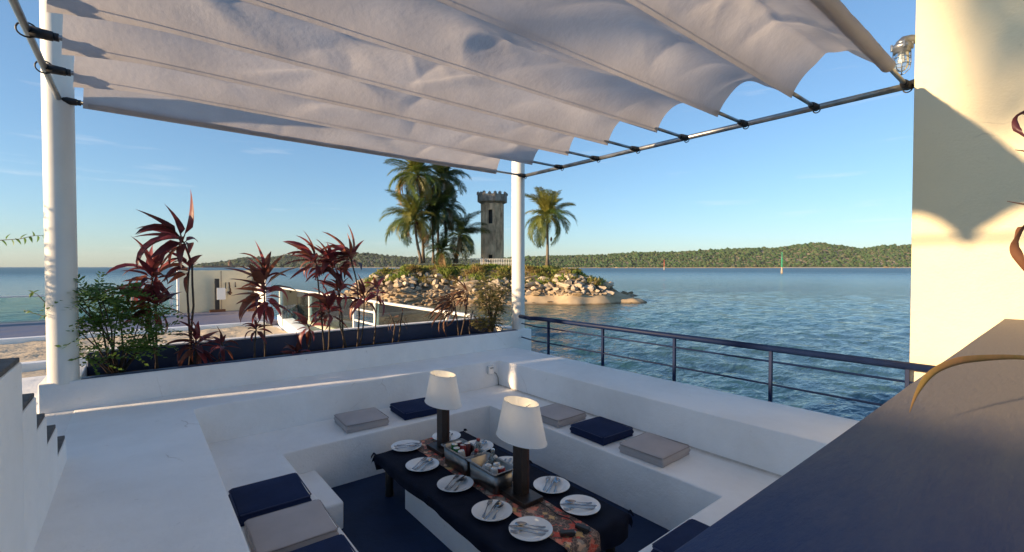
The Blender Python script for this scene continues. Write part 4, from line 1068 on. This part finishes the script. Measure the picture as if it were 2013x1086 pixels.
def island_material():
    m = mat('island_sand_and_soil', (.52, .40, .255), .95, col2=(.42, .32, .20), vscale=1.0, bump=.5, bscale=6, coords='World', spec=.15)
    nt = m.node_tree; N = nt.nodes; L = nt.links; p = N['Principled BSDF']; src = p.inputs['Base Color'].links[0].from_socket
    g = N.new('ShaderNodeNewGeometry'); s = N.new('ShaderNodeSeparateXYZ'); L.new(g.outputs['Position'], s.inputs[0])
    nz = N.new('ShaderNodeTexNoise'); nz.inputs['Scale'].default_value = .8; nz.inputs['Detail'].default_value = 6; L.new(g.outputs['Position'], nz.inputs['Vector'])
    ad = N.new('ShaderNodeMath'); ad.operation = 'MULTIPLY_ADD'; ad.inputs[1].default_value = .3; L.new(nz.outputs['Fac'], ad.inputs[0]); L.new(s.outputs['Z'], ad.inputs[2])
    mr = N.new('ShaderNodeMapRange'); mr.inputs[1].default_value = -2.55; mr.inputs[2].default_value = -2.25; L.new(ad.outputs[0], mr.inputs[0])
    wr_ = N.new('ShaderNodeMapRange'); wr_.inputs[1].default_value = SEA+.20; wr_.inputs[2].default_value = SEA+.34; L.new(ad.outputs[0], wr_.inputs[0])
    wm_ = N.new('ShaderNodeMix'); wm_.data_type = 'RGBA'; L.new(wr_.outputs[0], wm_.inputs['Factor']); wm_.inputs['A'].default_value = (.17, .125, .075, 1); L.new(src, wm_.inputs['B']); src = wm_.outputs['Result']   # wet sand
    mx = N.new('ShaderNodeMix'); mx.data_type = 'RGBA'; L.new(mr.outputs[0], mx.inputs['Factor']); L.new(src, mx.inputs['A'])
    cr = N.new('ShaderNodeValToRGB'); cr.color_ramp.elements[0].color = (.075, .062, .048, 1); cr.color_ramp.elements[1].color = (.20, .165, .12, 1); cr.color_ramp.elements[0].position = .35; cr.color_ramp.elements[1].position = .7
    L.new(nz.outputs['Fac'], cr.inputs['Fac']); L.new(cr.outputs['Color'], mx.inputs['B']); L.new(mx.outputs['Result'], p.inputs['Base Color'])
    return m
isl = link('island_ground', np_mesh('island_ground', V, Fc, island_material()))
tag(isl, 'small rocky island with a sand spit in the bay', None, kind='structure')
# boulders
def boulder(seed, m):
    r = random.Random(seed); bm = bmesh.new(); bmesh.ops.create_icosphere(bm, subdivisions=2, radius=1.25)
    # cut flat facets
    pl_ = [(Vector((r.uniform(-1,1), r.uniform(-1,1), r.uniform(-1,1))).normalized(), r.uniform(.45, .85)) for _ in range(9)]
    for v in bm.verts:
        for nrm, dd in pl_:
            k = v.co.dot(nrm)
            if k > dd: v.co -= nrm*(k-dd)
        v.co += noise.noise_vector(v.co*2.3+Vector((seed, 0, 0)))*.06
    me = bpy.data.meshes.new('rock'); bm.to_mesh(me); bm.free(); me.materials.append(m); return me
BR = [boulder(i, M['rock']) for i in range(8)]; BL = [boulder(i+20, M['rock_low']) for i in range(6)]
rk = []
r2 = random.Random(5)
tries = 0
while len(rk) < 1000 and tries < 60000:
    tries += 1
    r = r2.uniform(-19, 10.5); d = r2.uniform(42.0, 57)
    t = isl_t(r, d)
    if t < .20 or t > 1.12: continue
    if r > .8 and isl_z(r, d) < -2.75: continue
    if isl_z(r, d) > SEA+.2 and t > .95: continue
    front = d < DC-HD*.8
    if not front and r > 0 : continue
    low = t > .55
    s = (r2.uniform(.17, .40) if low else r2.uniform(.28, .70)) * (1.15 if r2.random() < .15 else 1)
    if any((a-r)**2+(b_-d)**2 < ((s+c_)*.56)**2 for a, b_, c_, _ in rk): continue
    rk.append((r, d, s, t))
rk.sort(key=lambda q: -q[2]/q[1])
stuffv = []
def rock_matrix(r, d, s):
    return Matrix.Translation(rd(r, d, isl_z(r, d)+s*.18)) @ Matrix.Rotation(r2.uniform(0, 6.3), 4, 'Z') @ Matrix.Rotation(r2.uniform(-.5, .5), 4, 'X') @ Matrix.Diagonal((s*r2.uniform(.9, 1.6), s*r2.uniform(.6, 1.1), s*r2.uniform(.4, .75), 1))
sm_ = MB()
for i, (r, d, s, t) in enumerate(rk):
    low = t > .60 + .2*noise.noise(Vector((r*.4, d*.4, 2)))
    me = r2.choice(BL if low else BR); mt = rock_matrix(r, d, s)
    if i < 300: link('rock', me, isl, mat4=mt)
    else:
        n = len(sm_.v); sm_.v += [tuple(mt @ v.co) for v in me.vertices]; sm_.f += [tuple(n+k for k in p.vertices) for p in me.polygons]
o = sm_.build('small_rocks', mat('mixed_small_rock', (.46, .36, .24), .9, col2=(.20, .15, .10), vscale=1.1, bump=.6, bscale=6, coords='World'), isl); o['kind'] = 'stuff'
for (r, d, s) in ((4.2, 47.5, .22), (8.8, 50.5, .25), (7.2, 48.6, .15), (10.4, 53, .3), (2.2, 46.5, .25), (5.0, 45.2, .3), (3.6, 44.2, .16), (14.0, 57, .5), (15, 58.5, .35), (11.8, 55.5, .3)):
    link('rock', BL[1], isl, mat4=rock_matrix(r, d, s))
pb = MB(); r4 = random.Random(31); pv0 = [v.co.copy() for v in BL[0].vertices]; pf0 = [tuple(p.vertices) for p in BL[0].polygons]
for k in range(150):
    r = r4.uniform(-10, 15); d = r4.uniform(43, 60); z = isl_z(r, d)
    if z < SEA+.02 or z > SEA+1.0 or isl_t(r, d) < .6: continue
    sz = r4.uniform(.05, .15); c = rd(r, d, z+.01); n = len(pb.v); an = r4.uniform(0, 6.3); ca, sa = math.cos(an), math.sin(an)
    pb.v += [(c.x+sz*(v.x*ca*1.5-v.y*sa), c.y+sz*(v.x*sa*1.5+v.y*ca), c.z+sz*.5*v.z) for v in pv0]; pb.f += [tuple(n+i for i in f) for f in pf0]
o = pb.build('beach_pebbles', M['earth'], isl); o['kind'] = 'stuff'
# grass and creepers on the plateau
gr = MB(); r3 = random.Random(9)
for q in range(7000):
    r = r3.uniform(-15.5, 9.5); d = r3.uniform(46.3, 60)
    t = isl_t(r, d)
    if t > .46+.30*noise.noise(Vector((r*.5, d*.3, 1))) or (t < .01 and d > 54 and r3.random() < .6): continue
    z = isl_z(r, d)-.03; hgt = r3.uniform(.2, .5)*(1+1.1*max(-.5, noise.noise(Vector((r*.7, d*.7, 3)))*2))
    for k in range(9):
        a = r3.uniform(0, 6.28); w = r3.uniform(.05, .11); le = hgt*r3.uniform(.7, 1.3); rad = r3.uniform(0, .3)
        b0 = rd(r+math.cos(a)*rad, d+math.sin(a)*rad, z); dr = Vector((math.cos(a)*.6, math.sin(a)*.6, r3.uniform(.4, 1.1))).normalized()*le
        sd = Vector((-math.sin(a), math.cos(a), 0))*w
        gr.quad(b0-sd*.5, b0+sd*.5, b0+dr*.7+sd*.6, b0+dr*.6-sd*.6+Vector((0,0,.03)))
tag(gr.build('island_grass', M['grass']), 'yellow green grass and creepers covering the island top', None, kind='stuff')
# tower
def tower():
    D = 54.5; px = D/FPX
    c = rd((968-CX)*px, D, -.55)
    e = empty('watch_tower', 'weathered octagonal stone watch tower with battlements on the island', 'tower', loc=tuple(c))
    e.rotation_euler = (0, 0, -YAW)
    stone = mat('weathered_tower_plaster', (.88, .64, .41), .92, col2=(.33, .215, .14), vscale=1.5, bump=.6, bscale=5, detail=9, vmin=.34, vmax=.62)
    dark = mat('mossy_tower_stone', (.40, .35, .30), .95, col2=(.14, .125, .11), vscale=2.2, bump=.7, bscale=6, detail=9)
    stretch(stone, (1, 1, .4)); stretch(dark, (1, 1, .5))
    H = 8.0; R = 1.32; a0 = -PI/2 + .235   # an arris faces a little right of the camera
    def ngon(rad, z, n=8): return [(rad*math.cos(a0+2*PI*k/n), rad*math.sin(a0+2*PI*k/n), z) for k in range(n)]
    # each side of the shaft is a panel of its own; the one with door and window is pierced
    cor = ngon(R, 0)
    for k in range(8):
        p, q = Vector(cor[k]), Vector(cor[(k+1) % 8]); d = (q-p); L = d.length; d.normalize(); nr = Vector((d.y, -d.x, 0))
        th = .28; mb = MB()
        def blk(x0, x1, z0, z1, out=0., dep=th):
            P = lambda x, z, y: tuple(p + d*x + nr*y + Vector((0,0,z)))
            n = len(mb.v); mb.v += [P(x0,z0,out),P(x1,z0,out),P(x1,z1,out),P(x0,z1,out),P(x0,z0,-dep),P(x1,z0,-dep),P(x1,z1,-dep),P(x0,z1,-dep)]
            mb.f += [tuple(n+i for i in f_) for f_ in ((0,1,2,3),(5,4,7,6),(1,5,6,2),(4,0,3,7),(3,2,6,7),(4,5,1,0))]
        if k == 7:
            w0, w1 = .27*L, .75*L
            blk(0, L, 2.05, 5.55); blk(0, w0, 0, 2.05); blk(w1, L, 0, 2.05); blk(0, w0, 5.55, 7.15); blk(w1, L, 5.55, 7.15); blk(0, L, 7.15, H)
        else: blk(0, L, 0, H)
        o = mb.build('wall_panel', stone, e)
        mb = MB()
        for z in (1.95, 3.55, 5.05, 7.35): blk(.01, L-.01, z, z+.10, .045, 0)
        for x in (0.0, L-.15): blk(x, x+.15, 0, H, .06, 0)
        if k == 7: blk(w0-.08, w1+.08, 5.43, 5.54, .09, 0); blk(w0-.07, w1+.07, 7.16, 7.28, .09, 0)
        mb.build('moulding', stone, o)
    mb = MB(); rs = [(R+.02, H-.1), (R+.12, H), (R+.42, H+.12), (R+.46, H+.22), (R+.46, H+.95), (R+.30, H+.95), (R+.30, H+.40), (.05, H+.40)]
    n = 0
    for i, (rad, z) in enumerate(rs): mb.v += ngon(rad, z)
    for i in range(len(rs)-1):
        for k in range(8): a = i*8+k; b = i*8+(k+1) % 8; mb.f.append((a, b, b+8, a+8))
    cap_ = mb.build('battlement', dark, e)
    cor = ngon(R+.38, H+.95); r = random.Random(3)
    for k in range(8):
        p, q = Vector(cor[k]), Vector(cor[(k+1) % 8])
        for s in (0.0, .5):
            c_ = p.lerp(q, s); an = math.atan2((q-p).y, (q-p).x); hh = r.uniform(.16, .34)
            mb = MB(); mb.box((-.17, -.09, 0), (.17, .09, hh)); mb.tube([(0,0,hh),(0,0,hh+.12)], [.12,.02], 6)
            o = mb.build('merlon', dark, cap_, loc=tuple(c_)); o.rotation_euler = (0, 0, an)
    MB().tube([(0,0,0),(0,0,H+.3)], R*.62, 12).build('inner_core', M['black'], e)  # black core behind the door and window openings
    MB().tube([(0,0,H+.4),(0,0,H+.9)], [.4,.35], 8).build('hatch', dark, e)
tower()
# white picket fence before the tower
fe = empty('picket_fence', 'white picket railing round the foot of the tower', 'fence', loc=tuple(rd((968-CX)*50.6/FPX, 50.6, -.12))); fe.rotation_euler = (0, 0, -YAW)
px = 50.6/FPX
x0, x1 = (945-968)*px, (1012-968)*px
for z in (.12, .52, .95): MB().box((x0, -.02, z), (x1, .02, z+.05)).build('rail', M['post'], fe)
for x in np.arange(x0, x1+.01, .19): MB().box((x-.022, -.021, 0), (x+.022, .021, 1.0)).build('picket', M['post'], fe)
for k in range(9):
    MB().box((x0-.02, .2+.33*k, .3), (x0+.02, .24+.33*k, 1.1)).build('picket', M['post'], fe)
for z in (.62, 1.06): MB().box((x0-1.2, 2.0, z), (x0, 2.04, z+.05)).build('rail', M['post'], fe); 
for x in np.arange(x0-1.2, x0, .2): MB().box((x-.02, 2.0, .3), (x+.02, 2.04, 1.1)).build('picket', M['post'], fe)

# ------------------------------------------------------------------ palms
def frond_mesh(name, m, L, droop, nl, seed, lw=.05, hang=.8):
    r = random.Random(seed); mb = MB(); pts = []; p = Vector((0,0,0)); a = .35; n = 14
    for i in range(n+1):
        pts.append(p.copy()); a -= droop/n*(1+.6*i/n); p = p + Vector((0, math.cos(a), math.sin(a)))*(L/n)
    mb.tube(pts, [.045*(1-.85*i/n)*L/3.2 for i in range(n+1)], 5)
    def P(t):
        x = t*n; i = min(n-1, int(x)); return pts[i].lerp(pts[i+1], x-i), (pts[i+1]-pts[i]).normalized()
    for k in range(nl):
        t = .14+.86*k/nl; q, tg = P(t); up = Vector((0, -tg.z, tg.y))
        for s in (-1, 1):
            ll = L*.32*(math.sin(PI*(t*.84+.10))**.7)*r.uniform(.8, 1.12)
            d = (tg*(.55+.5*t) + Vector((s, 0, 0))*.8 + up*r.uniform(-.1, .25)).normalized()
            d2 = (d + Vector((0, 0, -hang*r.uniform(.6, 1.3)))).normalized()
            w = tg*lw*L/3.2
            m1 = q + d*ll*.5; m2 = m1 + d2*ll*.5
            mb.quad(q-w*.35, q+w*.35, m1+w*.55, m1-w*.55); mb.tri(m1-w*.55, m1+w*.55, m2)
    return mb.mesh(name, m)
FR = {k: [frond_mesh('frond', m, 3.2, dr, 46, i+j*9, .058, hg) for i, (dr, hg) in enumerate(((.5, .35), (.9, .7), (1.3, .95), (1.7, 1.2)))] for j, (k, m) in enumerate((('a', M['frond']), ('b', M['frond_dark']), ('d', M['frond_dry'])))}
def palm(lab, bx, by, cx, cy, D, L, nf, key, seed, bend=0., wind=-.15, tr=.16, grp='coconut palms on the island', zb=None, dead=2):
    r = random.Random(seed)
    base = atD(bx, by, D); top = atD(cx, cy, D + r.uniform(-.5, .5))
    if zb is not None: base = Vector(zb[0]); top = Vector(zb[1])
    e = empty('palm_tree', lab, 'palm tree', grp, tuple(base))
    T_ = top-base; side = rt
    pts = [T_*(i/9) + side*bend*math.sin(PI*i/9) for i in range(10)]
    pts[0] = pts[0]-Vector((0,0,.3))
    mb = MB(); mb.tube(pts, [tr*1.5]+[tr*(1.05-.45*i/9) for i in range(1, 10)], 10); mb.build('trunk', M['trunk'], e, True)
    crown = bpy.data.objects.new('crown', None); C.objects.link(crown); crown.parent = e; crown.location = pts[-1]; crown.empty_display_size = .2
    nf = int(nf*1.35)
    for i in range(nf):
        t = (i+.5)/nf; ph = i*2.399+r.uniform(-.35, .35)
        el = math.radians(78-118*t+r.uniform(-10, 10))
        d = Vector((math.cos(ph)*math.cos(el), math.sin(ph)*math.cos(el), math.sin(el))) + rt*wind*r.uniform(.3, 1.4)
        me = FR[key][min(3, int((.25+t*.8)*r.uniform(.7, 1.2)*4))]
        if i >= nf-dead: me = FR['d'][3]
        s = L/3.2*r.uniform(.72, 1.15)
        link('frond', me, crown, mat4=orient(d.normalized(), r.uniform(-.5, .5)) @ Matrix.Scale(s, 4))
    nut = MB()
    for k in range(7):
        a = r.uniform(0, 6.28); q = (math.cos(a)*.28, math.sin(a)*.28, -.25-r.uniform(0, .3)); nut.lathe([(.001,.13),(.09,.08),(.12,0),(.09,-.09),(.001,-.14)], 8, q)
    nut.build('coconuts', M['cordy_dry'], crown, True)
    return e
palm('tallest palm at the left of the island cluster with yellowing fronds', 832, 512, 822, 345, 50.0, 4.1, 30, 'a', 1, .15)
palm('tall dark palm behind the tallest one', 862, 505, 868, 352, 53.0, 4.0, 28, 'b', 2, -.2, .15)
palm('low spreading palm at the far left of the cluster', 828, 513, 815, 432, 49.0, 3.9, 26, 'a', 3, -.12, -.3)
palm('dark palm with pale trunk right of the tall pair', 876, 480, 872, 408, 52.0, 3.2, 24, 'b', 4, .1, .1, zb=None)
palm('leaning young palm with stiff fronds nearest the tower', 896, 512, 904, 462, 51.0, 3.3, 20, 'b', 5, .0, .35, .2)
palm('middle palm between two trunks low in the cluster', 852, 512, 850, 425, 51.0, 3.4, 24, 'b', 6, .0, -.1, .14)
palm('bushy trunkless palm at the foot of the cluster', 868, 514, 868, 495, 50.0, 2.4, 22, 'b', 7, .0, .0, .16)
palm('lone palm standing right of the white post on the island', 1076, 517, 1075, 428, 52.0, 4.0, 28, 'a', 8, .05, .1, .17, dead=0)
# palm outside the picture whose fronds dapple the cream wall
p0 = Vector((-11.5, 6.8, -1.9)); palm('palm tree on the sand left of the terrace', 0, 0, 0, 0, 50, 2.7, 15, 'a', 12, .0, .1, .14, 'palms behind the terrace', (p0, p0+Vector((.3, -2.9, 8.6))))
o = MB().tube([tuple(atD(900,492,51.0)), tuple(atD(935,515,51.0))], .03, 6).build('guy_wire', M['steel']); tag(o, 'thin guy wire slanting down beside the tower', 'wire')
for i, (x, y) in enumerate(((1083.5, 470), )):
    c = atD(x, y, 51.5); e = empty('hanging_husk', 'dark husk hanging under the lone palm', 'husk', None, tuple(c))
    MB().lathe([(.001,.25),(.05,.2),(.14,.0),(.12,-.15),(.04,-.3),(.001,-.34)], 8).build('husk', M['black'], e, True)

# ------------------------------------------------------------------ far shores
def shore(name, xs, ys, D, slope, nrow, crown, seed, cols, lab, base_lab):
    r = random.Random(seed)
    def top(xp): return float(np.interp(xp, xs, ys))
    NXX = 160; V = []; Fc = []; rows = [(0, -.2), (.02, .02), (.10, .10), (.35, .45), (.7, .85), (1.0, 1.0), (1.6, .6)]
    for i in range(NXX+1):
        xp = xs[0]+(xs[-1]-xs[0])*i/NXX; H = max(0, (525-top(xp))/FPX*(D+slope))
        for (k, h) in rows:
            dd = D+slope*k; rr_ = (xp-CX)/FPX*dd
            V.append(tuple(rd(rr_, dd, SEA+.4+ (H+3.6-crown*1.1)*h)))
    m_ = len(rows)
    for i in range(NXX):
        for k in range(m_-1): a = i*m_+k; Fc.append((a, a+m_, a+m_+1, a+1))
    hm = mat(name+'_ground', (.40, .31, .20), .95, col2=(.26, .2, .13), vscale=.02, coords='World')
    tag(link(name, np_mesh(name, V, Fc, hm)), base_lab, None, kind='structure')
    bm = bmesh.new(); bmesh.ops.create_icosphere(bm, subdivisions=1, radius=1)
    bv = np.array([v.co[:] for v in bm.verts]); bf = np.array([[v.index for v in f.verts] for f in bm.faces]); bm.free()
    VV = []; FF = []; n = 0; rg = np.random.RandomState(seed)
    span = (xs[-1]-xs[0])/FPX*D; per = int(span/(crown*1.25))
    for row in range(nrow):
        k = (row+.3)/nrow
        for i in range(per):
            xp = xs[0]+(xs[-1]-xs[0])*(i+r.random())/per
            H = max(0, (525-top(xp))/FPX*(D+slope))
            kk = min(1.0, max(.03, k+r.uniform(-.5, .5)/nrow)); h = float(np.interp(kk, [q[0] for q in rows], [q[1] for q in rows]))
            if H < 6 and row > 2: continue
            dd = D+slope*kk; s = crown*r.uniform(.55, 1.25)*(1.5 if r.random() < .07 else 1)
            fo = min(1., (H+4)/(crown*2.4))
            s *= max(.35, fo)
            c = rd((xp-CX)/FPX*dd, dd, SEA+.4+max(0, H+3.6-crown*1.1)*h + s*.55)
            q = bv*(1+.16*rg.randn(len(bv), 1))*np.array([s*rg.uniform(.8, 1.2), s*rg.uniform(.8, 1.2), s*rg.uniform(.65, 1.05)]) + np.array(c[:])
            VV.append(q); FF.append(bf+n); n += len(bv)
    fm = bpy.data.materials.new(name+'_foliage'); fm.use_nodes = True; nt = fm.node_tree; N = nt.nodes; L = nt.links; p = N['Principled BSDF']; p.inputs['Roughness'].default_value = .9; p.inputs['Specular IOR Level'].default_value = .1
    g = N.new('ShaderNodeNewGeometry'); n1 = N.new('ShaderNodeTexNoise'); n1.inputs['Scale'].default_value = .9/crown*.5; n1.inputs['Detail'].default_value = 4; L.new(g.outputs['Position'], n1.inputs['Vector'])
    oi = g.outputs['Random Per Island']
    cr = N.new('ShaderNodeValToRGB')
    while len(cr.color_ramp.elements) < len(cols): cr.color_ramp.elements.new(.5)
    for i, c in enumerate(cols): cr.color_ramp.elements[i].position = i/(len(cols)-1); cr.color_ramp.elements[i].color = (*c, 1)
    L.new(oi, cr.inputs['Fac'])
    mx = N.new('ShaderNodeMix'); mx.data_type = 'RGBA'; mx.blend_type = 'MULTIPLY'; mx.inputs['Factor'].default_value = .7
    L.new(cr.outputs['Color'], mx.inputs['A']); L.new(n1.outputs['Color'], mx.inputs['B'])
    ga = N.new('ShaderNodeMix'); ga.data_type = 'RGBA'; ga.inputs['Factor'].default_value = .4; L.new(mx.outputs['Result'], ga.inputs['A']); L.new(cr.outputs['Color'], ga.inputs['B'])
    L.new(ga.outputs['Result'], p.inputs['Base Color'])
    o = link(name+'_woods', np_mesh(name+'_woods', np.concatenate(VV), np.concatenate(FF), fm, False)); tag(o, lab, None, kind='stuff')
GC = [(.048,.10,.040), (.07,.12,.048), (.036,.080,.034), (.10,.135,.062), (.055,.11,.044), (.125,.13,.075)]
shore('right_shore_hill', [980,1040,1130,1180,1250,1330,1400,1470,1520,1570,1610,1650,1690,1740,1800,1900,2100,2400], [507,505,502,501,496,495,491,488,487,481,477,482,488,483,481,480,486,500], 1500, 420, 17, 5.2, 3, GC,
      'mixed green woodland covering the hills of the right shore', 'low wooded hills along the right shore of the bay')
shore('left_shore_hill', [375,400,440,480,520,560,620,680,720,760,800,860,930,1060], [524,518,515,506,508,501,501,498,497,502,505,507,510,512], 2300, 500, 12, 8, 4, [(.05,.082,.048), (.068,.095,.05), (.042,.072,.046), (.08,.10,.055)],  # bluish haze of the distance mixed into these crown greens
      'dark green woodland covering the distant left shore', 'distant wooded headland on the left')
# pale boulders and beach on the right shore
for i, (x, y, D, s, lab) in enumerate(((1196,523.5,1440,9,''),(1212,523.2,1440,7,''),(1232,523.8,1430,9,''),(1247,524,1430,6,''),(1178,524,1440,5,''),(1262,524,1430,6,''),(1712,522.5,1420,6,''),(1742,521.8,1420,10,''),(1755,521.8,1420,11,''),(1768,523,1420,6,''))):
    s *= .6; o = link('shore_boulder', BL[i % 6]); o.matrix_local = Matrix.Translation(rd((x-CX)/FPX*D, D, SEA+s*.15)) @ Matrix.Rotation(i*1.1, 4, 'Z') @ Matrix.Diagonal((s*1.2, s, s*.7, 1))
    tag(o, 'pale boulder on the far right shore, number %s counting from the left' % ('one two three four five six seven eight nine ten'.split()[i]) if False else ('pale boulder in the rocky point of the far right shore' if i < 6 else 'pale boulder on the far beach near the cream wall'), 'boulder', 'boulders of the rocky point' if i < 6 else 'boulders on the far beach')
xs_ = np.linspace(1540, 2300, 60); mb = MB()
for i in range(59):
    a, b = xs_[i], xs_[i+1]; w = 14*min(1, i/8); f_ = lambda x, D, z: rd((x-CX)/FPX*D, D, z)
    mb.quad(f_(a, 1462-w, SEA+.05), f_(b, 1462-w, SEA+.05), f_(b, 1500, SEA+2.6), f_(a, 1500, SEA+2.6))
tag(mb.build('far_beach', M['sand']), 'thin strip of pale beach on the far right shore', None, kind='structure')
# beacons
def beacon(x, yb, yt, col, nm, lab):
    D = -SEA*FPX/(yb-525); c = rd((x-CX)/FPX*D, D, SEA); h = (yb-yt)/FPX*D
    e = empty('channel_beacon', lab, 'beacon', 'channel beacons in the bay', tuple(c))
    m = mat(nm, col, .5, var=.15, vscale=2)
    MB().lathe([(.001,0),(h*.045,0),(h*.045,h*.10),(h*.03,h*.30),(.001,h*.30)], 10).build('pile', M['rock'], e)
    MB().tube([(0,0,h*.28),(0,0,h*.72)], h*.032, 8).build('mast', m, e)
    MB().tube([(0,0,h*.70),(0,0,h*.95),(0,0,h)], [h*.022,h*.018,h*.004], 8).build('topmark', m, e)
beacon(1305.5, 531, 510, (.45, .03, .02), 'red_beacon_paint', 'small red channel beacon standing in the bay')
beacon(1537, 538, 495, (.03, .30, .16), 'green_beacon_paint', 'slim green channel beacon standing in the bay')
e = empty('far_lighthouse', 'tiny brown tower on the distant left shore', 'tower', None, tuple(rd((452-CX)/FPX*2250, 2250, SEA)))
MB().lathe([(9,0),(7.5,22),(10,22.5),(10,26),(4,27),(3.5,34),(.01,39)], 8).build('shaft', M['cordy_dry'], e)
MB().box((-110,-6,0),(22,6,9)).build('low_building', M['cordy_dry'], e)

# ------------------------------------------------------------------ thin sea haze
hz = bpy.data.materials.new('sea_haze'); hz.use_nodes = True; _n = hz.node_tree.nodes; _n.remove(_n['Principled BSDF'])
pvn = _n.new('ShaderNodeVolumePrincipled'); pvn.inputs['Color'].default_value = (.86, .90, .95, 1); pvn.inputs['Density'].default_value = .000032
hz.node_tree.links.new(pvn.outputs[0], _n['Material Output'].inputs['Volume'])
tag(MB().box((-7600, -7600, -7), (7600, 7600, 150)).build('haze', hz), 'thin pale sea haze over the bay', None, kind='stuff')
